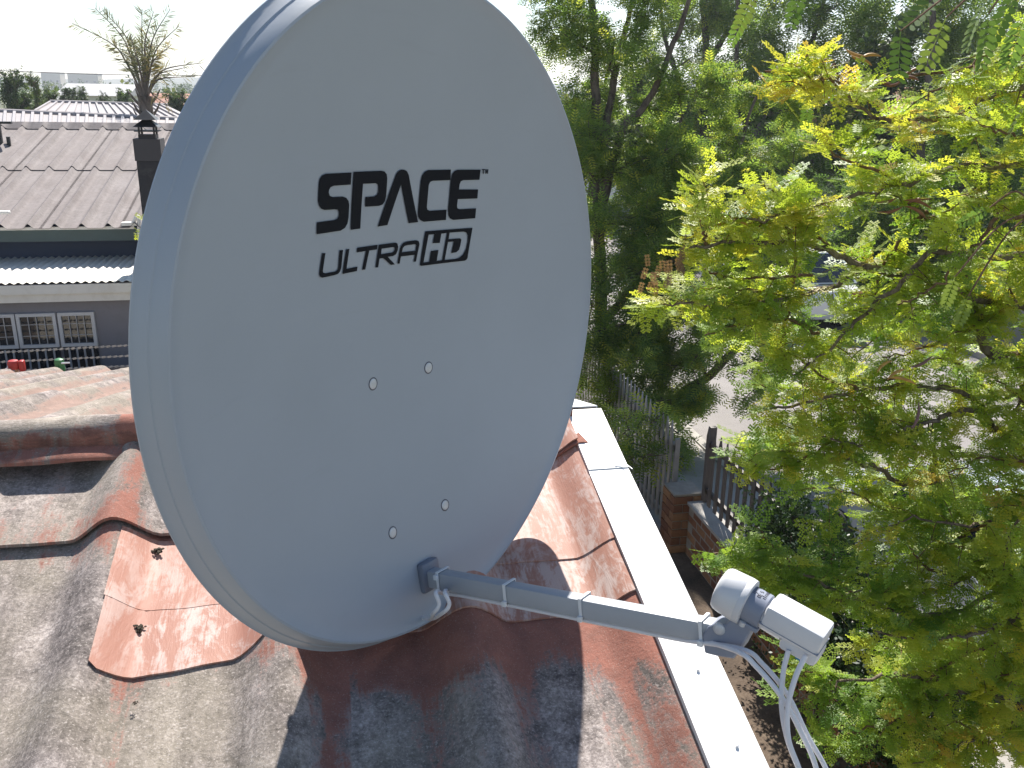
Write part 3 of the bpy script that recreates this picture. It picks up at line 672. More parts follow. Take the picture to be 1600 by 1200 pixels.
plain('bar_paint', (0.40, 0.39, 0.40), 0.5, var=0.1)
plain('charcoal_paint', (0.016, 0.017, 0.024), 0.75, var=0.25, scale=3, dirt=(0.07, 0.065, 0.065), dirt_amt=0.5)
plain('charcoal_top', (0.055, 0.052, 0.058), 0.8, var=0.25, scale=3)
plain('black_metal', (0.016, 0.016, 0.018), 0.45, var=0.3, scale=8)
def glassmat(name, tint, rough=0.04):
    t = NT(name); t.bsdf(tint, rough, 0, None, 0.9)
glassmat('window_glass', (0.02, 0.024, 0.03)); glassmat('car_glass', (0.015, 0.02, 0.025), 0.02)
plain('curtain', (0.42, 0.33, 0.24), 0.9, var=0.3, scale=9)
plain('brick_wall_old', (0.24, 0.17, 0.13), 0.95, var=0.3, scale=5)

NB_A = R_(12.0); YE, ZE = 10.45, 2.72                       # eave of the big roof
nb = thing('neighbour_house', (-3.2, YE + 0.6, 0), 'mauve plastered neighbour house with grey fibre roof and white lean-to', 'house')
def nbr(x, v, w, A=NB_A, y0=YE, z0=ZE):
    x, v, w = np.broadcast_arrays(np.asarray(x, float), np.asarray(v, float), np.asarray(w, float))
    return np.stack([x, y0 + v * math.cos(A) - w * math.sin(A), z0 + v * math.sin(A) + w * math.cos(A)], -1)
def wave_sheet(name, fn, x0, x1, va, vb, l0, l1, prf, mat, parent, du, dv=0.5, th=0.006, skew=0.0):
    nu = int(round((x1 - x0) / du)) + 1; nv = max(2, int((vb - va) / dv) + 1)
    U, T = np.meshgrid(np.linspace(x0, x1, nu), np.linspace(0, 1, nv)); V = va + (vb - va) * T
    W = prf(U) + l0 + (l1 - l0) * T
    top = fn(U + skew * V, V, W).reshape(-1, 3); bot = fn(U + skew * V, V, W - th).reshape(-1, 3); n = nu * nv; idx = np.arange(n).reshape(nv, nu)
    q = np.stack([idx[:-1, :-1], idx[:-1, 1:], idx[1:, 1:], idx[1:, :-1]], -1).reshape(-1, 4); F = [q, q[:, ::-1] + n]
    for e in (idx[0], idx[-1], idx[:, 0], idx[:, -1]):
        a, b = e[:-1], e[1:]; F.append(np.stack([a, b, b + n, a + n], 1))
    return mobj(name, np.concatenate([top, bot]), np.concatenate(F), mat, parent, auto=50)
NP = 0.267; xc = pY(46, 350, YE)[0]
def nprof(x):
    d = np.abs((x - xc + NP / 2) % NP - NP / 2) / NP
    return 0.055 * (0.5 + 0.5 * np.cos(math.pi * np.clip(d / 0.21, 0, 1)))
xl = xc - 12 * NP; slope_len = 4.05
for i in range(0, 9):
    a = xl + i * NP * 3 + NP / 2
    if a > 1.2: break
    for j, (va, vb) in enumerate(((-0.06, 2.15), (2.0, slope_len))):
        wave_sheet('roof_sheet', nbr, a - 0.03, a + NP * 3, va, vb, 0.012 * j - 0.0, 0.012 * j, nprof, 'fibre_cement', nb, NP / 14)
xr_end = a
# ridge cap of the big roof with scalloped skirts
rz = nbr(0, slope_len, 0.0)
mb = MB()
for i in range(int((xr_end - xl) / NP) + 1):
    x = xl + i * NP
    p = [nbr(x + d, slope_len - 0.13 + 0.0 * d, nprof(np.array(x + d)) + 0.024) for d in np.linspace(-NP / 2, NP / 2, 9)]
    q = [nbr(x + d, slope_len + 0.02, 0.085) for d in np.linspace(-NP / 2, NP / 2, 9)]
    mb.add([tuple(s) for s in p + q], [(k, k + 1, k + 10, k + 9) for k in range(8)])
mb.build('ridge_cap', 'fibre_cement', nb, auto=60)
MB().tube([nbr(xl - 0.1, slope_len + 0.05, 0.02), nbr(xr_end + 0.1, slope_len + 0.05, 0.02)], 0.035, 10).build('ridge_cap', 'fibre_cement', nb)
# walls, gutter strip, upper wall with eave shade put into its navy colour, lean-to roof
X_R = pY(222, 420, YE + 0.35)[0] + 0.05
x_end = X_R + 2.4
MB().box((xl, YE + 0.30, 1.2), (x_end, YE + 7.6, ZE - 0.01)).build('upper_wall', 'eave_shade_wall', nb)
MB().box((xl, YE - 0.015, ZE - 0.035), (X_R - 0.01, YE + 0.012, ZE - 0.004)).build('drip_edge', 'fascia_white', nb)
MB().box((xl, YE + 0.02, ZE - 0.165), (x_end, YE + 0.05, ZE - 0.03)).build('fascia', 'fascia_green', nb)
YL = 9.35; zl_top = pY(110, 402, YE + 0.28)[2]; zl_bot = pY(110, 440, YL)[2]
LA = math.atan2(zl_top - zl_bot, YE + 0.28 - YL); LLEN = math.hypot(zl_top - zl_bot, YE + 0.28 - YL)
LP = 0.076
def lprof(x): return 0.009 * np.sin(2 * math.pi * x / LP)
def lfn(x, v, w): return nbr(x, v, w, LA, YL, zl_bot)
x = xl
while x < x_end:
    wave_sheet('lean_to_sheet', lfn, x, x + LP * 10 + 0.02, -0.03, LLEN + 0.02, 0.0 if int(x * 10) % 2 else 0.002, 0.003, lprof, 'white_iron', nb, LP / 8, 0.6, 0.002)
    x += LP * 10
MB().box((xl, YL - 0.03, zl_bot - 0.115), (x_end, YL - 0.005, zl_bot - 0.022)).build('gutter_board', 'fascia_white', nb)
MB().box((xl, YL + 0.0, zl_bot - 0.20), (x_end, YL + 0.05, zl_bot - 0.118)).build('beam', 'fascia_white', nb)
MB().box((xl, YL + 0.09, 0.0), (x_end, YL + 0.25, zl_bot - 0.03)).build('wall', 'plaster_lilac', nb)
# windows: casements with burglar bars, panes reflecting
YW = YL + 0.09
def wpt(x, y): return pY(x, y, YW)
zt, zb = wpt(90, 488)[2], wpt(90, 541)[2]; zb2 = wpt(90, 592)[2]
for (xa_, xb_, kind) in ((-95, -37, 'dark'), (-33, 27, 'dark'), (29, 91, 'reflect'), (94, 151, 'dark')):
    xA, xB = wpt(xa_, 515)[0], wpt(xb_, 515)[0]
    fr = 0.032
    mb = MB(); y0, y1 = YW - 0.035, YW + 0.012
    mb.box((xA, y0, zb), (xB, y1, zb + fr)); mb.box((xA, y0, zt - fr), (xB, y1, zt)); mb.box((xA, y0, zb + fr), (xA + fr, y1, zt - fr)); mb.box((xB - fr, y0, zb + fr), (xB, y1, zt - fr))
    w = mb.build('window', 'frame_white', nb)
    MB().box((xA + fr, YW - 0.012, zb + fr), (xB - fr, YW - 0.006, zt - fr)).build('pane', 'window_glass', w)
    nbars = 3
    for i in range(nbars):
        bx = xA + fr + (xB - xA - 2 * fr) * (i + 1) / (nbars + 1)
        MB().box((bx - 0.0035, YW - 0.030, zb + fr + 0.003), (bx + 0.0035, YW - 0.018, zt - fr - 0.003)).build('burglar_bar', 'bar_paint', w)
    for i in range(2):
        bz = zb + (zt - zb) * (i + 1) / 3
        MB().box((xA + fr + 0.002, YW - 0.017, bz - 0.0035), (xB - fr - 0.002, YW - 0.013, bz + 0.0035)).build('burglar_bar', 'bar_paint', w)
    lo = MB(); lo.box((xA + 0.01, YW - 0.02, zb2), (xB - 0.005, YW + 0.01, zb - 0.012)); lw = lo.build('lower_pane', 'window_glass', nb)
    for i in range(4):
        bx = xA + 0.03 + (xB - xA - 0.05) * (i + 0.5) / 4
        MB().box((bx - 0.008, YW - 0.036, zb2), (bx + 0.008, YW - 0.024, zb - 0.014)).build('burglar_bar', 'bar_paint', lw)
# downpipe at the end of the big roof
dp = [nbr(X_R - 0.02, -0.02, 0.03), pY(216, 338, YE - 0.03), pY(218, 372, YE - 0.02), pY(221, 400, YE + 0.1)]
MB().tube(curve_pts(dp, 6), 0.020, 10).build('downpipe', 'fascia_white', nb)
MB().box(tuple(dp[0] - (0.11, 0.03, 0.02)), tuple(dp[0] + (0.05, 0.05, 0.015))).build('rainwater_head', 'fascia_white', nb)
lq = pY(5, 332, YE - 0.03)
MB().obox(lq, (0.13, 0.06, 0.035), bev=0.008).build('rainwater_head', 'fascia_white', nb)
# braai chimney with its pointed cowl
CY = 9.95
c0, c1 = pY(206, 217, CY), pY(245, 217, CY); cz = c0[2]; czm = pY(210, 252, CY)[2]
chimney = thing('chimney', ((c0[0] + c1[0]) / 2 + 0.02, CY + 0.16, 0), 'tall square charcoal chimney with a pointed metal cowl', 'chimney')
cw_ = c1[0] - c0[0]
MB().box((c0[0] + 0.02, CY, 0.0), (c1[0] + 0.02, CY + cw_ * 1.05, czm)).build('stack', 'charcoal_paint', chimney)
mb = MB(); cx, cy = (c0[0] + c1[0]) / 2 + 0.02, CY + cw_ / 2
mb.obox((cx, cy, (czm + cz) / 2 + 0.0015), (cw_ + 0.02, cw_ + 0.03, cz - czm - 0.003)); mb.build('stack_top', 'charcoal_top', chimney)
mb = MB(); mb.obox((cx, cy, cz + 0.02), (cw_ * 0.7, cw_ * 0.7, 0.04)); mb.obox((cx, cy, cz + 0.075), (cw_ * 0.95, cw_ * 0.95, 0.012))
for sx in (-1, 1):
    for sy in (-1, 1): mb.obox((cx + sx * cw_ * 0.3, cy + sy * cw_ * 0.3, cz + 0.09), (0.018, 0.018, 0.11))
mb.build('cowl_frame', 'black_metal', chimney)
for k_, (zz, ww) in enumerate(((cz + 0.115, 1.02), (cz + 0.185, 0.92))):
    mb = MB(); h = cw_ * ww / 2
    mb.add([(cx - h, cy - h, cz * 0 + zz), (cx + h, cy - h, zz), (cx + h, cy + h, zz), (cx - h, cy + h, zz), (cx, cy, zz + 0.10)], [(0, 1, 4), (1, 2, 4), (2, 3, 4), (3, 0, 4), (3, 2, 1, 0)])
    mb.build('cowl_cap', 'black_metal', chimney)
# short black flue bracket at the left edge of the big roof
mb = MB(); q = pY(2, 228, YE + 3.0); mb.obox(q + (0, 0, 0.12), (0.05, 0.05, 0.34)); mb.obox(q + (0.06, 0, 0.30), (0.22, 0.06, 0.03)); mb.obox(q + (0.10, 0, 0.06), (0.04, 0.04, 0.12))
mb.build('vent_pipe', 'black_metal', nb)

# boundary wall top and three strands of serrated wire, tied-on fittings
YFW = 8.75
zwall = pY(180, 583, YFW)[2]
bw = MB(); bw.box((-6, YFW, 0), (1.2, YFW + 0.2, zwall)); o = bw.build('boundary_wall', 'brick_wall_old', None, origin=(-2.4, YFW, 0)); tag(o, 'weathered boundary wall below the serrated wires', 'wall')
plain('wire_rust', (0.50, 0.46, 0.43), 0.6, metal=0.3, var=0.35, scale=40)
for k_, (ya, yb_) in enumerate(((547.5, 535.5), (562.5, 552), (577, 568))):
    a = pY(0, ya, YFW + 0.1); b = pY(218, yb_, YFW + 0.1); d = (b - a) / (b[0] - a[0])
    p0 = a + d * (-6 - a[0]); p1 = a + d * (1.2 - a[0]); n_ = 60
    pts = [p0 + (p1 - p0) * t + np.array([0, 0, -0.02 * math.sin(math.pi * t)]) for t in np.linspace(0, 1, n_)]
    mb = MB(); mb.tube(pts, 0.0035, 5)
    L_ = np.linalg.norm(p1 - p0); nb_ = int(L_ / 0.052)
    for i in range(nb_):
        c = p0 + (p1 - p0) * (i + 0.5) / nb_ + np.array([0, 0, -0.02 * math.sin(math.pi * (i + 0.5) / nb_)])
        mb.obox(c, (0.032, 0.004, 0.019), (0.98, 0, 0.18))
    o = mb.build('serrated_wire', 'wire_rust', None, origin=p0)
    tag(o, ('upper', 'middle', 'lowest')[k_] + ' of three serrated security wires above the boundary wall', 'wire', 'serrated security wires')
mb = None
for X_ in (-5.2, 0.35):
    o = MB().box((X_ - 0.02, YFW + 0.115, zwall), (X_ + 0.02, YFW + 0.15, zwall + 0.42)).build('wire_post', 'wire_rust', None, origin=(X_, YFW + 0.13, zwall))
    tag(o, 'thin steel post holding the serrated wires, %s' % {-5.2: 'furthest left', 0.35: 'hidden beside the dish'}[X_], 'post', 'wire posts')
plain('red_plastic', (0.42, 0.035, 0.03), 0.45, var=0.2, scale=30); plain('green_plastic', (0.05, 0.20, 0.07), 0.45, var=0.25, scale=30); plain('skin_wood', (0.50, 0.33, 0.22), 0.8)
YI = 6.62
def zb_roof(y): return ZT - (y - YT) * SA / CA
ri = pY(26, 570, YI)
rf = thing('red_fitting', (ri[0], YI, ri[2] - 0.10), 'red plastic fitting with white cable tie behind the far roof edge', 'fitting', 'coloured fittings at the roof edge')
mb = MB(); mb.lathe(ri + (-0.02, 0, -0.03), (0, 0, 1), [(0, 0.030), (0.01, 0.036), (0.045, 0.040), (0.062, 0.032), (0.068, 0.012)], 14); mb.obox(ri + (0.035, 0, -0.01), (0.035, 0.05, 0.085), bev=0.01); mb.build('cap', 'red_plastic', rf)
MB().tube([ri + (-0.005, 0, -0.20), ri + (-0.005, 0, -0.02)], 0.013, 10).build('stick', 'skin_wood', rf)
MB().tube(curve_pts([ri + (-0.045, -0.01, 0.015), ri + (-0.055, -0.02, -0.01), ri + (-0.10, -0.03, -0.05)], 6), 0.0045, 6).build('cable_tie', 'tie_nylon', rf)
gi = pY(93, 570, YI)
gf = thing('green_fitting', (gi[0], YI, gi[2] - 0.10), 'green plastic bottle-shaped fitting with white cable ties at the roof edge', 'fitting', 'coloured fittings at the roof edge')
MB().lathe(gi + (0, 0, -0.10), (0, 0, 1), [(0, 0.022), (0.03, 0.030), (0.075, 0.034), (0.10, 0.030), (0.115, 0.033), (0.14, 0.029), (0.148, 0.012)], 16).build('body', 'green_plastic', gf)
MB().tube([gi + (-0.12, -0.03, -0.085), gi + (-0.02, -0.036, -0.03), gi + (0.01, -0.037, -0.015)], 0.0045, 6).build('cable_tie', 'tie_nylon', gf)
MB().tube([gi + (0.02, -0.025, 0.018), gi + (0.075, -0.02, 0.018)], 0.006, 6).build('cable_tie', 'tie_nylon', gf)
MB().tube([gi + (0, 0, -0.30), gi + (0, 0, -0.09)], 0.012, 8).build('stick', 'skin_wood', gf)

# ------------------------------------------------------------------ pale ribbed roofs behind
def ribbed_house(name, label, A_, B_, C_, D_, wall_h, mat, n):
    """a roof plane given by its corners: eave left, eave right, ridge right, ridge left"""
    A_, B_, C_, D_ = [np.asarray(q, float) for q in (A_, B_, C_, D_)]
    base = (A_ + B_ + C_ + D_) / 4; base[2] = 0
    t = thing(name, base, label, 'house')
    nr = np.cross(B_ - A_, D_ - A_); nr /= np.linalg.norm(nr)
    for i in range(n):
        s0, s1 = i / n, (i + 1) / n
        a, b, c, d = A_ + (B_ - A_) * s0, A_ + (B_ - A_) * s1, D_ + (C_ - D_) * s1, D_ + (C_ - D_) * s0
        mb = MB(); mb.prism([a, b, c, d], nr * 0.01)
        rdv = (b - a) / np.linalg.norm(b - a); ln = np.linalg.norm(d - a)
        mb.obox((a + d) / 2 + nr * 0.03, (ln, 0.05, 0.045), (d - a) / ln, np.cross(nr, (d - a) / ln), nr)
        mb.build('roof_panel', mat, t)
    back = (D_ - A_); back[2] = -back[2]
    D2, C2 = D_ + back, C_ + back
    MB().prism([D_, C_, C2, D2], nr * 0.0 + np.array([0, 0, 0.012])).build('back_roof', mat, t)
    ex = 0.25
    lo = [A_ + (D_ - A_) * 0.06, B_ + (C_ - B_) * 0.06, C2 - back * 0.06, D2 - back * 0.06]
    zt_ = min(p[2] for p in lo) - 0.05
    MB().prism([(p[0], p[1], 0.0) for p in lo], (0, 0, zt_)).build('wall', 'plaster_cream', t)
    MB().tube([D_ + nr * 0.02, C_ + nr * 0.02], 0.06, 8).build('ridge_cap', mat, t)
    e = (A_ - D_) * 0.01 - np.array([0, 0, 0.09])
    MB().prism([A_ + e, B_ + e, B_ + e + (0, 0, 0.10), A_ + e + (0, 0, 0.10)], (0, 0.05, 0)).build('gutter', 'fascia_green', t)
def at(x, y, Y): return pY(x, y, Y)
ribbed_house('ribbed_roof_house', 'house with long pale ribbed metal roof just behind the grey fibre roof', at(-420, 180, 17.0), at(330, 211, 16.2), at(330, 191, 19.6), at(-420, 157, 20.4), 2.6, 'pale_iron', 52)
ribbed_house('ribbed_roof_house', 'house with short hipped pale metal roof further back beside the palm trunk', at(55, 175, 24.0), at(320, 194, 23.2), at(262, 166, 27.2), at(79, 160.5, 27.6), 2.6, 'pale_iron', 18)

# ================================================================== foliage
def unit(v): return v / (np.linalg.norm(v, axis=-1, keepdims=True) + 1e-12)
def quad_leaf(o, d, s, ln, wd, droop=0.0):
    """a pointed leaflet from o along d, s = side vector"""
    o, d, s = map(np.asarray, (o, d, s)); z = np.array([0, 0, 1.0])
    return [o, o + d * ln * 0.45 + s * wd / 2 - z * droop * 0.3, o + d * ln - z * droop, o + d * ln * 0.5 - s * wd / 2 - z * droop * 0.3]
def tmpl_bipinnate(np_=4, nl=5, pl=0.30, lw=0.082, ll=0.100, spread=62, cup=0.10):
    V, F = [], []
    def q(a):
        b = len(V); V.extend(a); F.append((b, b + 1, b + 2, b + 3))
    for i in range(np_):
        x = 0.16 + 0.80 * i / max(np_ - 1, 1); k = 0.72 + 0.5 * math.sin(math.pi * (i + 0.7) / (np_ + 0.6)) * 0.8
        for sg in (-1, 1):
            a = R_(spread - 16 * i / np_); d = np.array([math.cos(a), sg * math.sin(a), cup]); d /= np.linalg.norm(d)
            o = np.array([x, 0, 0.0]); perp = np.array([-d[1], d[0], 0])
            for j in range(nl):
                c = o + d * pl * k * (0.14 + 0.86 * j / nl)
                for sd in (-1, 1):
                    dd = d * 0.42 + perp * sd * 0.9; dd /= np.linalg.norm(dd)
                    q(quad_leaf(c, dd, np.cross([0, 0, 1], dd), ll, lw, 0.012))
    return np.array(V), np.array(F)
def tmpl_pinnate(n=7, ll=0.25, lw=0.125, curve=0.16):
    V, F = [], []
    for i in range(n):
        x = 0.15 + 0.8 * i / (n - 1); k = 0.75 + 0.4 * math.sin(math.pi * (i + 0.5) / n)
        for sg in (-1, 1):
            a = R_(66 - 18 * i / n); d = np.array([math.cos(a), sg * math.sin(a), 0.1]); s = np.cross([0, 0, 1], d); o = np.array([x, 0, -curve * x * x])
            b = len(V); L_, W_ = ll * k, lw * k
            V += [o, o + d * L_ * 0.3 + s * W_ * 0.42, o + d * L_ * 0.75 + s * W_ * 0.46, o + d * L_, o + d * L_ * 0.75 - s * W_ * 0.46, o + d * L_ * 0.3 - s * W_ * 0.42]
            F += [(b, b + 1, b + 2, b + 3), (b, b + 3, b + 4, b + 5)]
    b = len(V); V += [np.array([0, 0.008, 0]), np.array([0, -0.008, 0]), np.array([1, -0.004, -curve]), np.array([1, 0.004, -curve])]; F.append((b, b + 1, b + 2, b + 3))
    return np.array(V), np.array(F)
def tmpl_frond(n=7, ll=0.34, lw=0.085):
    V, F = [], []
    for i in range(n):
        x = 0.12 + 0.84 * i / (n - 1); k = 0.6 + 0.55 * math.sin(math.pi * (i + 0.6) / n)
        for sg in (-1, 1):
            a = R_(58); d = np.array([math.cos(a), sg * math.sin(a), 0.08]); b = len(V)
            V.extend(quad_leaf(np.array([x, 0, -0.1 * x * x]), d, np.cross([0, 0, 1], d), ll * k, lw, 0.03)); F.append((b, b + 1, b + 2, b + 3))
    return np.array(V), np.array(F)
def tmpl_sprig(n=6, seed=3):
    """a short twig end with a few broad leaves"""
    rg = np.random.default_rng(seed); V, F = [], []
    for i in range(n):
        a = rg.uniform(0, 2 * math.pi); e = rg.uniform(-0.5, 0.9)
        d = np.array([math.cos(a) * math.cos(e), math.sin(a) * math.cos(e), math.sin(e)]); s = np.cross([0, 0, 1], d); s /= np.linalg.norm(s); b = len(V)
        V.extend(quad_leaf(d * rg.uniform(0, 0.35), d, s, rg.uniform(0.5, 0.8), rg.uniform(0.28, 0.42), 0.1)); F.append((b, b + 1, b + 2, b + 3))
    return np.array(V), np.array(F)
T_BI, T_BI2, T_PIN, T_FR, T_SP = tmpl_bipinnate(4, 3, 0.30, 0.105, 0.125), tmpl_bipinnate(4, 3, 0.36, 0.105, 0.13, 66, 0.02), tmpl_pinnate(), tmpl_frond(5, 0.36, 0.10), tmpl_sprig()
def frames(d, up):
    x = unit(d); y = unit(np.cross(up, x)); z = np.cross(x, y); return np.stack([x, y, z], 1)
def leaf_arrays(tm, pos, d, up, scale):
    Vt, Ft = tm; Fm = frames(d, up); N = len(pos); m = len(Vt)
    V = np.einsum('vi,nij->nvj', Vt, Fm) * np.asarray(scale)[:, None, None] + pos[:, None]
    F = (Ft[None] + (np.arange(N) * m)[:, None, None]).reshape(-1, Ft.shape[1]); return V.reshape(-1, 3), F
def foliage(name, tm, pos, d, up, scale, tint, mat, parent, kind='stuff'):
    V, F = leaf_arrays(tm, pos, d, up, scale)
    o = mobj(name, V, F, mat, parent, attrs={'tint': ('FLOAT', np.repeat(tint, len(tm[0])))})
    if kind: o['kind'] = kind
    return o
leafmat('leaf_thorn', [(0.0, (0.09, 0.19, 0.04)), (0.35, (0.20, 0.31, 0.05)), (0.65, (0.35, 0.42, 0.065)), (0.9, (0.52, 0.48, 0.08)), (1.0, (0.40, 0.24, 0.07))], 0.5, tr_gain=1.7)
leafmat('leaf_bright', [(0.0, (0.06, 0.13, 0.04)), (0.6, (0.13, 0.22, 0.05)), (1.0, (0.24, 0.29, 0.07))], 0.42)
leafmat('leaf_dark', [(0.0, (0.06, 0.12, 0.04)), (0.5, (0.14, 0.225, 0.055)), (0.85, (0.24, 0.32, 0.065)), (1.0, (0.40, 0.42, 0.075))], 0.52, tr_gain=1.8)
leafmat('leaf_hedge', [(0.0, (0.014, 0.032, 0.013)), (0.6, (0.030, 0.062, 0.020)), (1.0, (0.06, 0.10, 0.03))], 0.22)
leafmat('leaf_far', [(0.0, (0.03, 0.06, 0.026)), (0.6, (0.07, 0.115, 0.04)), (1.0, (0.13, 0.16, 0.055))], 0.4)
leafmat('leaf_palm', [(0.0, (0.06, 0.085, 0.045)), (0.5, (0.13, 0.145, 0.07)), (1.0, (0.34, 0.26, 0.12))], 0.3)
leafmat('leaf_dead', [(0.0, (0.10, 0.06, 0.035)), (1.0, (0.24, 0.15, 0.09))], 0.3)
def barkmat(name, c1, c2, sc=30):
    t = NT(name); c = t.coord(scale=(1, 1, 0.35)); a = t.noise(c, sc, 7, 0.7, 0.6)
    t.bsdf(t.ramp(a, [(0.35, c1), (0.65, c2)]), 0.95, 0, t.bump(a, 0.7, 0.01), 0.2)
barkmat('bark_grey', (0.075, 0.055, 0.042), (0.27, 0.215, 0.17), 45); barkmat('bark_dark', (0.06, 0.046, 0.036), (0.19, 0.15, 0.115), 14); barkmat('bark_palm', (0.07, 0.055, 0.045), (0.20, 0.165, 0.135), 10)
barkmat('bark_twig', (0.10, 0.055, 0.032), (0.25, 0.16, 0.10), 60)

# ------------------------------------------------------------------ the yellow-green thorn tree in front on the right
tree = thing('thorn_tree', (3.75, 2.9, 0.0), 'yellow-green thorn tree with feathery leaves filling the right side', 'tree')
tb = wloc(tree)
def dmap(y, d): return 2.78 + 0.95 * max(y, 0) / 1150 + 0.5 * (d - 3.2)     # the crown leans back towards its foot
def limb_from_px(pts): return curve_pts([pd(x, y, dmap(y, d)) for x, y, d in pts], 6)
hub1, hub2, hub3 = pd(1790, 420, 3.75), pd(1800, 860, 3.7), pd(1760, 60, 3.7)
trunk = curve_pts([tb, tb + (0.02, 0.0, 0.9), tb + (-0.02, 0.04, 1.8), (hub2 + tb + (0, 0, 2.4)) / 2, hub1, hub3], 6)
MB().tube(trunk, np.linspace(0.14, 0.045, len(trunk)), 12).build('trunk', 'bark_grey', tree)
def near_trunk(p):
    return trunk[int(np.argmin(np.linalg.norm(trunk - (p + np.array([0, 0, -0.15])), axis=1)))]
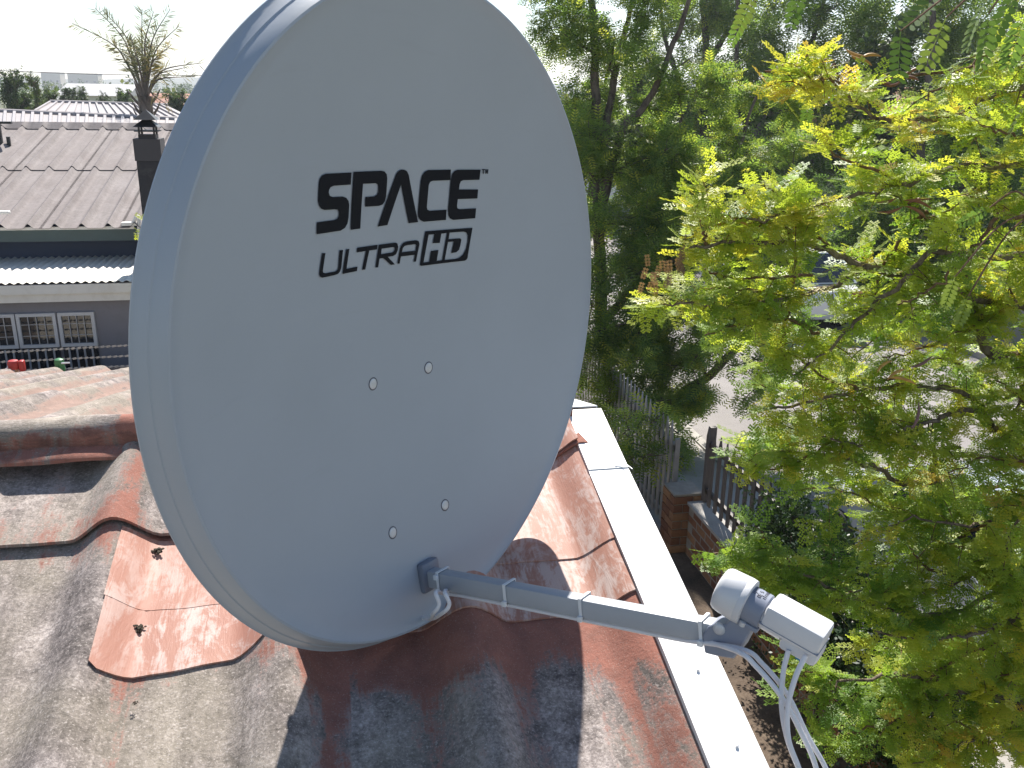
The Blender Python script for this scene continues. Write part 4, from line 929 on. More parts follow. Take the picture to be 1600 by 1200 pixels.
# (path px, depth start->end, base radius, twig density, leafiness, tint mean)
LIMBS = [
 ([(1640, 480, 3.55), (1540, 470, 3.5), (1420, 432, 3.4), (1350, 415, 3.3), (1300, 394, 3.25), (1240, 380, 3.2), (1160, 378, 3.15), (1070, 388, 3.1)], .021, 1.0, .60),
 ([(1660, 560, 3.7), (1600, 560, 3.65), (1545, 550, 3.6), (1527, 500, 3.55), (1515, 450, 3.5), (1490, 380, 3.45), (1440, 330, 3.4), (1380, 300, 3.3)], .026, 1.0, .58),
 ([(1640, 395, 3.3), (1540, 400, 3.2), (1455, 395, 3.15), (1400, 450, 3.1), (1330, 510, 3.1), (1270, 565, 3.1), (1225, 590, 3.1)], .014, 1.0, .55),
 ([(1560, 330, 2.9), (1530, 380, 2.85), (1480, 430, 2.85), (1430, 465, 2.85), (1405, 475, 2.85)], .006, .6, .45),
 ([(1660, 760, 3.7), (1600, 705, 3.6), (1545, 660, 3.5), (1510, 615, 3.45), (1430, 605, 3.35), (1350, 610, 3.3), (1260, 630, 3.25), (1190, 640, 3.2)], .018, 1.0, .55),
 ([(1640, 800, 3.8), (1500, 785, 3.7), (1460, 755, 3.6), (1405, 752, 3.55), (1360, 726, 3.5), (1290, 715, 3.45), (1220, 705, 3.4), (1150, 700, 3.4)], .016, 1.1, .50),
 ([(1460, 755, 3.6), (1462, 700, 3.55), (1450, 650, 3.5)], .010, .8, .45),
 ([(1560, 640, 3.4), (1480, 650, 3.3), (1430, 668, 3.25), (1370, 692, 3.2), (1310, 690, 3.2), (1230, 670, 3.2)], .010, 1.0, .58),
 ([(1660, 850, 3.5), (1560, 872, 3.4), (1500, 905, 3.3), (1440, 925, 3.25), (1380, 915, 3.2), (1320, 930, 3.15)], .017, .8, .55),
 ([(1500, 905, 3.3), (1440, 880, 3.3), (1420, 850, 3.3)], .007, .7, .5),
 ([(1660, 940, 3.3), (1590, 965, 3.2), (1520, 990, 3.1), (1440, 997, 3.05), (1370, 985, 3.0)], .016, 1.0, .66),
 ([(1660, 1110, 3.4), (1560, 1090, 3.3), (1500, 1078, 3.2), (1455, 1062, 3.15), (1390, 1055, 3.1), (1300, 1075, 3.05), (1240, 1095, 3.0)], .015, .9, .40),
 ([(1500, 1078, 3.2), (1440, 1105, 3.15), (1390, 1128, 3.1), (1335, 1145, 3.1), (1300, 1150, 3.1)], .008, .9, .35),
 ([(1640, 1010, 3.5), (1560, 1020, 3.4), (1480, 1030, 3.4), (1420, 1020, 3.4)], .010, .9, .5),
 ([(1680, 1200, 3.3), (1600, 1170, 3.2), (1540, 1150, 3.1), (1470, 1180, 3.0), (1420, 1200, 3.0)], .012, 1.0, .65),
 ([(1660, 130, 3.2), (1560, 145, 3.15), (1480, 185, 3.1), (1400, 190, 3.05), (1360, 178, 3.0), (1300, 140, 2.95), (1240, 105, 2.9)], .012, 1.0, .68),
 ([(1660, 250, 3.4), (1560, 262, 3.35), (1480, 260, 3.3), (1420, 285, 3.25), (1340, 305, 3.2), (1250, 330, 3.15), (1170, 345, 3.1), (1100, 310, 3.1)], .013, 1.0, .60),
 ([(1420, 285, 3.25), (1360, 265, 3.2), (1310, 245, 3.2), (1290, 215, 3.15)], .006, .9, .6),
 ([(1350, 415, 3.3), (1280, 455, 3.25), (1200, 470, 3.2), (1120, 478, 3.15), (1060, 472, 3.1), (1008, 482, 3.1)], .009, 1.0, .58),
 ([(1280, 520, 3.2), (1230, 500, 3.2), (1170, 505, 3.15), (1100, 525, 3.15)], .006, .8, .5),
 ([(1270, 430, 3.2), (1190, 435, 3.2), (1120, 430, 3.2), (1085, 410, 3.2), (1062, 395, 3.2)], .005, .6, .55),
 ([(1240, 380, 3.2), (1225, 340, 3.2), (1215, 305, 3.2), (1190, 290, 3.2)], .005, .8, .55),
 ([(1245, 380, 3.2), (1240, 440, 3.25), (1225, 520, 3.3), (1200, 570, 3.3)], .006, .7, .5),
 ([(1105, 385, 3.15), (1100, 340, 3.1), (1095, 300, 3.1), (1090, 290, 3.1)], .005, .9, .6),
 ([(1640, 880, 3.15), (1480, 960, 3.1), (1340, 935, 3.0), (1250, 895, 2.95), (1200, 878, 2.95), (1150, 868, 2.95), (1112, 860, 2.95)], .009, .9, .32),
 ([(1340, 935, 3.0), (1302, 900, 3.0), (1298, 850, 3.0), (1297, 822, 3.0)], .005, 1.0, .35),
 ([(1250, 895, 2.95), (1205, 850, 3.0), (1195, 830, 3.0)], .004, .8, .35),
 ([(1640, 60, 2.7), (1560, 80, 2.65), (1500, 110, 2.6), (1450, 150, 2.6)], .008, .8, .5),
 ([(1640, 330, 3.0), (1580, 340, 3.0), (1530, 310, 2.95), (1480, 330, 2.95)], .008, .9, .6),
 ([(1650, 700, 3.1), (1590, 720, 3.05), (1530, 720, 3.0), (1480, 740, 3.0)], .008, .9, .5),
 ([(1650, 640, 3.2), (1590, 620, 3.2), (1560, 590, 3.15)], .008, .9, .6),
 ([(1650, 220, 2.9), (1580, 210, 2.85), (1530, 190, 2.8)], .008, .9, .55),
 ([(1640, 800, 3.3), (1570, 810, 3.25), (1500, 820, 3.2), (1430, 810, 3.2), (1380, 830, 3.2)], .010, .8, .5),
 ([(1660, 420, 3.9), (1560, 430, 3.8), (1470, 470, 3.75), (1400, 500, 3.7), (1330, 560, 3.65)], .012, .9, .45),
 ([(1660, 540, 3.9), (1570, 620, 3.85), (1480, 560, 3.8), (1400, 590, 3.8)], .012, .8, .45),
 ([(1660, 1020, 3.7), (1560, 950, 3.7), (1470, 1000, 3.7), (1360, 1020, 3.6)], .012, .9, .4),
 ([(1640, 1060, 3.2), (1580, 1050, 3.1), (1540, 1080, 3.05)], .008, .9, .6),
 ([(1650, 60, 3.4), (1590, 100, 3.4), (1550, 170, 3.4), (1520, 230, 3.4)], .009, 1.1, .6), ([(1650, 300, 3.4), (1600, 360, 3.4), (1580, 430, 3.4), (1590, 500, 3.4)], .009, 1.1, .62),
 ([(1660, 560, 3.2), (1600, 600, 3.2), (1580, 680, 3.2), (1560, 760, 3.2)], .009, 1.1, .6), ([(1660, 760, 3.0), (1600, 800, 3.0), (1570, 870, 3.0), (1590, 930, 3.0)], .009, 1.1, .6),
 ([(1660, 960, 3.0), (1610, 1010, 3.0), (1580, 1080, 3.0), (1590, 1150, 3.0)], .009, 1.1, .66), ([(1560, 1000, 3.2), (1480, 1040, 3.1), (1430, 1090, 3.1), (1420, 1150, 3.1)], .007, 1.0, .55),
 ([(1450, 330, 3.4), (1400, 380, 3.4), (1370, 450, 3.4), (1380, 520, 3.4)], .008, 1.0, .6), ([(1560, 470, 3.5), (1500, 520, 3.4), (1440, 545, 3.4), (1380, 560, 3.4)], .008, 1.0, .58),
 ([(1540, 820, 3.3), (1480, 850, 3.3), (1430, 880, 3.3), (1360, 880, 3.3)], .007, .9, .55), ([(1330, 160, 3.0), (1290, 120, 3.0), (1260, 140, 3.0), (1230, 115, 3.0)], .004, 1.2, .8),
 ([(1300, 394, 3.25), (1250, 350, 3.2), (1190, 345, 3.2), (1140, 365, 3.2)], .006, 1.2, .62), ([(1250, 430, 3.3), (1180, 455, 3.3), (1110, 450, 3.3), (1050, 475, 3.3)], .006, 1.1, .6),
 ([(1350, 610, 3.3), (1290, 590, 3.3), (1240, 555, 3.3), (1200, 545, 3.3)], .006, 1.1, .55), ([(1300, 690, 3.3), (1250, 720, 3.3), (1200, 735, 3.3), (1170, 720, 3.3)], .005, 1.1, .5),
 ([(1340, 935, 3.0), (1260, 930, 3.0), (1200, 900, 3.0), (1160, 890, 3.0)], .005, 1.1, .35), ([(1300, 1075, 3.1), (1270, 1050, 3.1), (1240, 1060, 3.1)], .004, 1.0, .35),
 ([(1420, 590, 3.5), (1330, 600, 3.5), (1250, 610, 3.5), (1190, 600, 3.5)], .006, 1.1, .5), ([(1450, 660, 3.6), (1370, 650, 3.6), (1300, 660, 3.6), (1220, 690, 3.6)], .006, 1.1, .5), ([(1480, 820, 3.6), (1400, 800, 3.6), (1330, 770, 3.6), (1260, 760, 3.6)], .006, 1.0, .45),
 ([(1600, 900, 3.7), (1520, 860, 3.7), (1440, 840, 3.7), (1380, 800, 3.7)], .007, 1.1, .5), ([(1560, 760, 3.7), (1500, 780, 3.7), (1440, 800, 3.7)], .006, 1.1, .5),
 ([(1500, 700, 3.3), (1440, 700, 3.3), (1390, 670, 3.3), (1330, 640, 3.3)], .007, 1.0, .6), ([(1560, 1180, 3.1), (1500, 1130, 3.1), (1460, 1140, 3.1)], .006, 1.1, .65),
]
lp_, ld_, lu_, lsz, lt_ = [], [], [], [], []
twigs = MB(); thorns = MB(); rgt = np.random.default_rng(21)
for li, (path, r0, dens, tm_) in enumerate(LIMBS):
    P = limb_from_px(path)
    j = rgt.normal(0, 0.006, P.shape); j[0] = 0; P = P + j
    if path[0][0] >= 1600:
        P = np.concatenate([curve_pts([near_trunk(P[0]), (near_trunk(P[0]) + P[0]) / 2 + (0, 0, -0.03), P[0]], 4)[:-1], P])
    rr = np.linspace(r0 * 1.15, max(r0 * 0.22, 0.0022), len(P))
    MB().tube(P, rr, 8).build('branch', 'bark_grey' if r0 > 0.0085 else 'bark_twig', tree)
    seg = np.linalg.norm(np.diff(P, axis=0), axis=1); S = np.concatenate([[0], np.cumsum(seg)]); Ltot = S[-1]
    ntw = int(Ltot / 0.037 * dens)
    for k in range(ntw):
        s = Ltot * min(1.0, (0.10 + 0.90 * (k + rgt.uniform(0, 1)) / ntw)); i = min(np.searchsorted(S, s) - 1, len(seg) - 1); i = max(i, 0)
        o = P[i] + (P[i + 1] - P[i]) * ((s - S[i]) / max(seg[i], 1e-6)); T = unit(P[i + 1] - P[i])
        side = unit(np.cross(T, rgt.normal(0, 1, 3)) * np.array([1, 1, 0.55])); d = unit(T * rgt.uniform(0.2, 0.9) + side * 0.9 + np.array([0, 0, 0.12]))
        ln = rgt.uniform(0.05, 0.20) * (1 - 0.35 * s / Ltot)
        tip = o + d * ln + np.array([0, 0, -0.15 * ln])
        if ln > 0.07: twigs.tube([o, o + d * ln * 0.5, tip], [0.0022, 0.0017, 0.001], 4, caps=False)
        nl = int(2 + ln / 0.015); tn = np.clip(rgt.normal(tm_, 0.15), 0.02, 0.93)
        for q in range(nl):
            f = (q + 0.5) / nl; base = o + d * ln * f + np.array([0, 0, -0.15 * ln * f * f])
            ldv = unit(d * 0.55 + unit(rgt.normal(0, 1, 3)) * np.array([1, 1, 0.45]) * 0.9 + np.array([0, 0, -0.10]))
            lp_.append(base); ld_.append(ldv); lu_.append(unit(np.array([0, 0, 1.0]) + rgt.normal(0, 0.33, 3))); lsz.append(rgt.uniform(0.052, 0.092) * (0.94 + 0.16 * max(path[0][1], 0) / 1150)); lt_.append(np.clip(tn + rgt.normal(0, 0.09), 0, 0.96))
    if r0 > 0.008:
        for k in range(int(Ltot / 0.12)):
            i = rgt.integers(0, len(P) - 1); d = unit(np.cross(P[i + 1] - P[i], rgt.normal(0, 1, 3))); ln = rgt.uniform(0.015, 0.045)
            thorns.tube([P[i], P[i] + d * ln], [0.0022, 0.0003], 4, caps=False)
tw = twigs.build('twig', 'bark_twig', tree); tw['kind'] = 'stuff'
tn_ = thorns.build('thorn', 'bark_grey', tree); tn_['kind'] = 'stuff'
lp_, ld_, lu_, lsz, lt_ = map(np.array, (lp_, ld_, lu_, lsz, lt_))
# the 280 nearest-to-the-lens leaves are objects of their own, the rest one mass
rel = lp_ - CAM; dep = rel @ CF; ppx = 800 + FPX * (rel @ CR) / dep; ppy = 600 - FPX * (rel @ CU) / dep
score = np.where((ppx > 900) & (ppx < 1590) & (ppy > 5) & (ppy < 1195), lsz / dep, 0)
order = np.argsort(-score); big, rest = order[:280], order[280:]
rest = rest[(ppx[rest] < 1800) & ((ppx[rest] < 1660) | (rgt.random(len(rest)) < 0.6)) & (ppy[rest] > -150) & (ppy[rest] < 1330)]
half = rgt.random(len(rest)) < 0.6
for tm, sel in ((T_BI, rest[half]), (T_BI2, rest[~half])):
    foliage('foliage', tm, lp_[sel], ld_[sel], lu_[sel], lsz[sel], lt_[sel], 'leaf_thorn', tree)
protos = []
for k, (tm, tv) in enumerate(((T_BI, 0.5), (T_BI, 0.68), (T_BI2, 0.42), (T_BI2, 0.8), (T_BI, 0.3))):
    me = arr_mesh('leaf', tm[0], tm[1], attrs={'tint': ('FLOAT', np.full(len(tm[0]), tv))}); me.materials.append(M['leaf_thorn']); protos.append(me)
Fm = frames(ld_[big], lu_[big]); pt = np.array([0.5, 0.68, 0.42, 0.8, 0.3])
for k, i in enumerate(big):
    o = bpy.data.objects.new('leaf', protos[int(np.argmin(np.abs(pt - lt_[i]) + rgt.uniform(0, .08, 5)))]); COL.objects.link(o); o.parent = tree
    m3 = Matrix([[float(Fm[k][c][r]) for c in range(3)] for r in range(3)]) * 1.0
    o.matrix_local = Matrix.Translation(Vector(lp_[i] - tb)) @ m3.to_4x4() @ Matrix.Scale(float(lsz[i]), 4)
# large-leaved shoots at the top right: pinnate leaves with broad leaflets
T_me = arr_mesh('pinnate_leaf', T_PIN[0], T_PIN[1], attrs={'tint': ('FLOAT', np.full(len(T_PIN[0]), 0.45))}); T_me.materials.append(M['leaf_bright'])
T_me2 = arr_mesh('pinnate_leaf', T_PIN[0], T_PIN[1], attrs={'tint': ('FLOAT', np.full(len(T_PIN[0]), 0.8))}); T_me2.materials.append(M['leaf_bright'])
SHOOTS = [((1640, -60, 2.35), [(1560, 20), (1520, 40), (1545, 70), (1440, 10), (1470, 60), (1400, 85), (1580, 60)], 0.13),
          ((1600, 150, 2.4), [(1590, 200)], 0.13),
          ((1330, -120, 2.6), [(1250, 10), (1170, 20), (1160, 45)], 0.11),
          ((1620, 330, 2.5), [(1520, 340), (1480, 455), (1500, 480)], 0.085),
          ((1310, 130, 3.0), [(1300, 140), (1260, 175), (1280, 150)], 0.09)]
for (s0, tips, sz) in SHOOTS:
    root = pd(*s0)
    for (x, y) in tips:
        p = pd(x + rgt.uniform(-8, 8), y + rgt.uniform(-8, 8), s0[2] + rgt.uniform(-0.12, 0.12)); d0 = unit(p - root); st = root + (p - root) * 0.35
        dd = unit(d0 * 0.5 + np.array([0, 0, -0.75]) + rgt.normal(0, 0.3, 3)); o = bpy.data.objects.new('pinnate_leaf', T_me if rgt.random() < 0.6 else T_me2); COL.objects.link(o); o.parent = tree
        base = p - dd * sz * 0.5
        MB().tube(curve_pts([root, (root + base) / 2 + (0, 0, 0.05), base], 5), [0.0028] * 10 + [0.0016], 5).build('leaf_stalk', 'bark_twig', tree)
        fr = frames(dd[None], unit(-CF * 0.5 + np.array([0, 0, 0.8]) + rgt.normal(0, 0.4, 3))[None])[0]
        o.matrix_local = Matrix.Translation(Vector(base - tb)) @ Matrix([[float(fr[c][r]) for c in range(3)] for r in range(3)]).to_4x4() @ Matrix.Scale(sz, 4)
    far = near_trunk(root)
    MB().tube(curve_pts([far, (far + root) / 2 + (0, 0, 0.1), root], 6), [0.012] * 6 + [0.006] * 7, 6).build('branch', 'bark_twig', tree)
# brown seed pods hanging in bunches
plain('pod_brown', (0.24, 0.10, 0.055), 0.55, var=0.3, scale=40); plain('pod_gold', (0.50, 0.27, 0.06), 0.55, var=0.3, scale=40); plain('pod_purple', (0.20, 0.10, 0.10), 0.5, var=0.25, scale=40)
def pod(px_, py_, d, ang, ln, mat):
    c = pd(px_, py_, d); dr = math.cos(ang) * CR - math.sin(ang) * CU; dr = unit(dr + CF * rgt.uniform(-0.4, 0.4)); n1 = unit(np.cross(dr, CF))
    pts = [c + dr * ln * t + n1 * ln * 0.22 * (t - t * t) * 2 for t in np.linspace(0, 1, 8)]
    MB().tube(pts, [0.0012, 0.003, 0.005, 0.0055, 0.0055, 0.005, 0.0035, 0.0008], 7).build('seed_pod', mat, tree)
for (x, y, n_, mt) in ((1345, 95, 5, 'pod_gold'), (1400, 125, 5, 'pod_brown'), (1215, 102, 3, 'pod_brown'), (1290, 90, 3, 'pod_brown'), (1410, 315, 5, 'pod_brown'), (1140, 340, 4, 'pod_gold'), (1380, 590, 3, 'pod_gold')):
    for i in range(n_): pod(x + rgt.uniform(-10, 10), y + rgt.uniform(-8, 8), 3.0, rgt.uniform(-0.6, 0.6) + (math.pi if rgt.random() < .4 else 0), rgt.uniform(0.05, 0.10), mt)
pod(1435, 628, 3.1, R_(105), 0.10, 'pod_purple'); pod(1456, 556, 3.1, R_(150), 0.08, 'pod_purple')
# dead brown leaf tassels at the tip of the long branch
dpz = [(1062, 395), (1030, 410), (1018, 425), (1045, 405), (1010, 440), (1040, 425), (1065, 410)]
pos, dirs = [], []
for (x, y) in dpz:
    for i in range(3): pos.append(pd(x + rgt.normal(0, 7), y + rgt.normal(0, 7), 2.98 + rgt.normal(0, 0.02))); dirs.append(unit(np.array([rgt.normal(0, 0.3), rgt.normal(0, 0.3), -1.0])))
pos, dirs = np.array(pos), np.array(dirs)
foliage('dead_leaves', T_BI, pos, dirs, np.tile(-CF, (len(pos), 1)) + rgt.normal(0, 0.4, (len(pos), 3)), np.full(len(pos), 0.036), rgt.random(len(pos)), 'leaf_dead', tree)

# ================================================================== dark feathery street trees behind
def grow_tree(name, label, base, stems, blobs, tm, leaf, bark, n_leaf, size, tint=(0.45, 0.2), trunk_r=0.16, seed=1, group=None, droop=0.08, cat='tree', twig_r=0.006, up_j=0.38, limb_each=3):
    """stems: list of polylines (world) for the trunk and its forks; blobs: (centre, radius xyz) of foliage"""
    rg = np.random.default_rng(seed); t = thing(name, base, label, cat, group)
    mb = MB(); nodes = []
    for k, st in enumerate(stems):
        P = curve_pts(st, 6); P[1:] += rg.normal(0, 0.012, P[1:].shape) * (trunk_r / 0.1)
        r0 = trunk_r if k == 0 else trunk_r * 0.62
        rr = np.linspace(r0, r0 * 0.35, len(P)); mb.tube(P, rr, 10); nodes += [(p, r) for p, r in zip(P[len(P) // 4:], rr[len(P) // 4:])]
    mb.build('trunk', bark, t)
    NP_ = np.array([q[0] for q in nodes]); NR = np.array([q[1] for q in nodes])
    lm = MB(); pos, dirs = [], []
    vol = np.array([np.prod(b[1]) ** 0.72 for b in blobs]); vol /= vol.sum()
    root_ = np.asarray(stems[0][len(stems[0]) // 2], float)
    for (c, rad), f in sorted(zip(blobs, vol), key=lambda q: float(np.min(np.linalg.norm(NP_ - q[0][0], axis=1)))):
        c = np.asarray(c, float); rad = np.asarray(rad, float)
        i = int(np.argmin(np.linalg.norm(NP_ - (c - np.array([0, 0, rad[2] * 0.5])), axis=1)))
        st, r = NP_[i], min(NR[i] * 0.45, 0.045 if rad.max() > 0.6 else 0.02)
        mid = (st + c) / 2 + rg.normal(0, 0.08, 3) * rad.mean() + np.array([0, 0, 0.08 * rad[2]])
        L1 = curve_pts([st, mid, c], 5); lm.tube(L1, np.linspace(r, max(r * 0.35, twig_r), len(L1)), 6); NP_ = np.concatenate([NP_, L1[5:]]); NR = np.concatenate([NR, np.full(len(L1) - 5, max(r * 1.1, 0.012))])
        n = int(n_leaf * f); ntw = max(limb_each, n // 34)
        for k in range(ntw):
            e = unit(rg.normal(0, 1, 3)) * rad * rg.uniform(0.45, 1.0) ** 0.6; tip = c + e; s0 = L1[rg.integers(4, len(L1))]
            m = (s0 + tip) / 2 + np.array([0, 0, 0.10]) * rad[2] + rg.normal(0, 0.05, 3); T = curve_pts([s0, m, tip], 4)
            lm.tube(T, np.linspace(twig_r, twig_r * 0.3, len(T)), 4, caps=False)
            q = n // ntw; fr = rg.uniform(0.15, 1.05, q); ii = np.clip((fr * (len(T) - 1)).astype(int), 0, len(T) - 2)
            pp = T[ii] + (T[ii + 1] - T[ii]) * (fr * (len(T) - 1) - ii)[:, None] + rg.normal(0, 0.16, (q, 3)) * rad.mean()
            dd = unit(unit(tip - s0)[None] * 0.6 + rg.normal(0, 0.6, (q, 3)) + np.array([0, 0, -droop]))
            pos.append(pp); dirs.append(dd)
    lb = lm.build('limb', bark, t); lb['kind'] = 'stuff'
    pos = np.concatenate(pos); dirs = np.concatenate(dirs); N = len(pos)
    up = unit(np.array([0, 0, 1.0]) + rg.normal(0, up_j, (N, 3)))
    tn = np.clip(rg.normal(tint[0], tint[1], N), 0, 1)
    foliage('crown', tm, pos, dirs, up, rg.uniform(0.75, 1.25, N) * size, tn, leaf, t)
    return t
def B(x, y, d, rx, ry=None, rz=None):
    """blob at photo pixel and depth; radii in photo pixels (across, along the view, up)"""
    s = d / FPX; ry = rx if ry is None else ry; rz = rx * 0.7 if rz is None else rz
    return (pd(x, y, d), (rx * s, ry * s, rz * s))
def stem(px, d): return [pd(x, y, d + dd) for (x, y, dd) in px]
# tree A: the pair of trunks just right of the dish
gA = pz(955, 700, 0.0)
dA = to_px(gA)[2]
stA = [[gA, pd(945, 560, dA), pd(938, 420, dA), pd(934, 270, dA), pd(930, 130, dA), pd(925, 0, dA), pd(930, -160, dA)],
       [pd(934, 270, dA), pd(948, 190, dA), pd(965, 90, dA + .1), pd(985, 20, dA + .2), pd(1010, -120, dA + .3)],
       [pd(936, 340, dA), pd(968, 215, dA - .2), pd(1010, 160, dA - .3), pd(1060, 50, dA - .5), pd(1090, -60, dA - .6)],
       [pd(943, 500, dA), pd(1010, 430, dA - .4), pd(1090, 380, dA - .8), pd(1160, 300, dA - 1.0)]]
RB = np.random.default_rng(77)
def fill(x0, x1, y0, y1, d0, d1, n, r0, r1):
    return [B(RB.uniform(x0, x1), RB.uniform(y0, y1), RB.uniform(d0, d1), RB.uniform(r0, r1), None, RB.uniform(r0, r1) * 0.55) for _ in range(n)]
blA = fill(850, 1060, -60, 660, dA - .9, dA + .5, 46, 26, 46) + fill(1010, 1230, 330, 560, dA - 1.0, dA - .2, 22, 24, 42) + fill(1010, 1200, 560, 690, dA - 1.2, dA - .6, 9, 22, 34) + fill(975, 1075, 640, 735, dA - 2.6, dA - 1.9, 12, 20, 32) + fill(990, 1100, 470, 660, dA - 1.4, dA - .8, 14, 24, 38) + [B(930, 80, dA, 60), B(870, 60, dA + .3, 60), B(885, 170, dA + .2, 55), B(1000, 40, dA - .3, 55), B(960, 150, dA + .4, 50), B(905, 260, dA - .3, 60), B(980, 260, dA - .2, 60), B(925, 350, dA - .4, 70), B(1010, 340, dA - .5, 70),
       B(930, 440, dA - .5, 75), B(1010, 430, dA - .5, 70), B(940, 540, dA - .6, 75), B(1020, 530, dA - .6, 65), B(950, 630, dA - .7, 60), B(1010, 620, dA - .6, 55), B(880, -60, dA, 80), B(980, -60, dA, 80), B(985, 700, dA - .8, 36), B(1060, 690, dA - .9, 40), B(1040, 590, dA - .7, 50), B(835, -40, dA + .4, 60), B(850, 30, dA + .2, 40), B(900, 20, dA - .5, 60), B(960, 60, dA - .6, 40), B(1030, 110, dA - .5, 40), B(940, 210, dA - .7, 50), B(1050, 230, dA - .6, 45)]
grow_tree('feathery_tree', 'dark green feathery tree with twin trunks right behind the dish edge', gA, stA, blA, T_FR, 'leaf_dark', 'bark_dark', 14500, 0.165, tint=(0.58, 0.24), trunk_r=0.095, seed=11, group='feathery street trees')
# tree A2: leaning stems beside the gate, its leaves hang over the road
gE = pz(1012, 706, 0.0); dE = to_px(gE)[2]
stE = [[gE, pd(1028, 668, dE), pd(1066, 614, dE - .1), pd(1112, 584, dE - .2), pd(1165, 520, dE - .3), pd(1200, 430, dE - .4), pd(1215, 320, dE - .4)],
       [pd(1030, 665, dE), pd(1035, 560, dE), pd(1050, 430, dE), pd(1048, 300, dE + .1), pd(1065, 180, dE + .1)], [pd(1050, 430, dE), pd(1100, 330, dE), pd(1150, 240, dE), pd(1180, 150, dE)]]
blE = fill(985, 1130, 110, 540, dE - .5, dE + .7, 34, 24, 42) + fill(1120, 1250, 130, 560, dE - .5, dE + .7, 30, 24, 42) + fill(1010, 1160, 540, 650, dE - .8, dE, 9, 20, 32)
grow_tree('feathery_tree', 'feathery tree with a stem leaning out over the road, beside the gate', gE, stE, blE, T_FR, 'leaf_dark', 'bark_dark', 12500, 0.16, tint=(0.6, 0.25), trunk_r=0.075, seed=15, group='feathery street trees')
# tree B: single upright trunk in the middle gap
def verge(x, X=11.25):
    ys = np.linspace(700, 200, 2001); Xs = np.array([pz(x, y)[0] for y in ys]); return pz(x, ys[int(np.argmin(np.abs(Xs - X)))])
gB = verge(1112); dB = to_px(gB)[2]
stB = [[gB, pd(1108, 320, dB), pd(1104, 190, dB), pd(1103, 80, dB), pd(1095, -40, dB), pd(1090, -200, dB)],
       [pd(1104, 100, dB), pd(1130, 60, dB), pd(1165, 10, dB), pd(1200, -100, dB)], [pd(1106, 230, dB), pd(1070, 150, dB + .3), pd(1040, 60, dB + .5), pd(1020, -60, dB + .6)]]
blB = fill(980, 1240, -60, 360, dB - 1.6, dB + 1.6, 60, 22, 42) + [q for q in [B(1100, 20, dB, 60), B(1160, 30, dB, 60), B(1050, 30, dB + .3, 50), B(1090, -70, dB, 90), B(1200, -40, dB, 90), B(1060, 250, dB + .5, 50), B(1090, 330, dB, 70), B(1150, 350, dB, 60), B(1060, 400, dB, 60), B(1120, 440, dB, 70), B(1080, 520, dB - .3, 60), B(1180, 430, dB, 70), B(1150, 560, dB - .3, 50), B(1130, 150, dB, 34), B(1020, 300, dB - .5, 60), B(1160, 250, dB + .4, 50), B(1000, 220, dB + .2, 40), B(1110, 250, dB + .3, 60), B(1060, 340, dB - .5, 60), B(1030, 470, dB - .4, 60), B(1100, 590, dB - .8, 40), B(1210, 520, dB, 50), B(1080, 90, dB + .8, 50), B(1140, 100, dB - .5, 45), B(1010, 100, dB + .8, 40), B(1170, 170, dB + .8, 50), B(1060, 180, dB + .8, 45)] if q[0][2] > 0.6]
grow_tree('feathery_tree', 'dark feathery tree with one upright trunk in the middle gap', gB, stB, blB, T_FR, 'leaf_dark', 'bark_dark', 8000, 0.40, tint=(0.6, 0.22), trunk_r=0.17, seed=12, group='feathery street trees')
# tree C: V-shaped, several stems
gC = verge(1178); dC = to_px(gC)[2]
stC = [[gC, pd(1164, 300, dC), pd(1160, 270, dC), pd(1172, 220, dC), pd(1215, 165, dC), pd(1260, 90, dC), pd(1300, -40, dC)],
       [pd(1160, 280, dC), pd(1145, 200, dC), pd(1150, 120, dC), pd(1150, 0, dC), pd(1140, -120, dC)], [pd(1165, 240, dC), pd(1215, 170, dC), pd(1290, 150, dC), pd(1360, 100, dC)],
       [pd(1162, 300, dC), pd(1230, 270, dC - .5), pd(1300, 245, dC - .8), pd(1380, 250, dC - 1)]]
blC = fill(1150, 1600, -60, 340, dC - 1.4, dC + 1.4, 60, 26, 52) + fill(1180, 1600, -60, 110, dC - 1.4, dC + 1.4, 30, 30, 52) + [q for q in [B(1190, 80, dC, 70), B(1260, 60, dC, 75), B(1330, 60, dC, 80), B(1400, 120, dC, 80), B(1230, 180, dC, 45), B(1300, 200, dC, 70), B(1200, 260, dC - .3, 60), B(1270, 290, dC - .5, 70), B(1360, 230, dC - .5, 80), B(1230, -60, dC, 110), B(1380, -40, dC, 110), B(1480, 60, dC, 90), B(1470, 180, dC, 90), B(1330, 360, dC - .8, 80), B(1420, 330, dC - .8, 80), B(1230, 380, dC - .5, 60), B(1540, 150, dC, 80), B(1560, 40, dC, 90)] if q[0][2] > 0.6]
grow_tree('feathery_tree', 'dark feathery tree with forked V-shaped stems behind the yellow tree', gC, stC, blC, T_FR, 'leaf_dark', 'bark_dark', 10500, 0.40, tint=(0.55, 0.2), trunk_r=0.15, seed=13, group='feathery street trees')
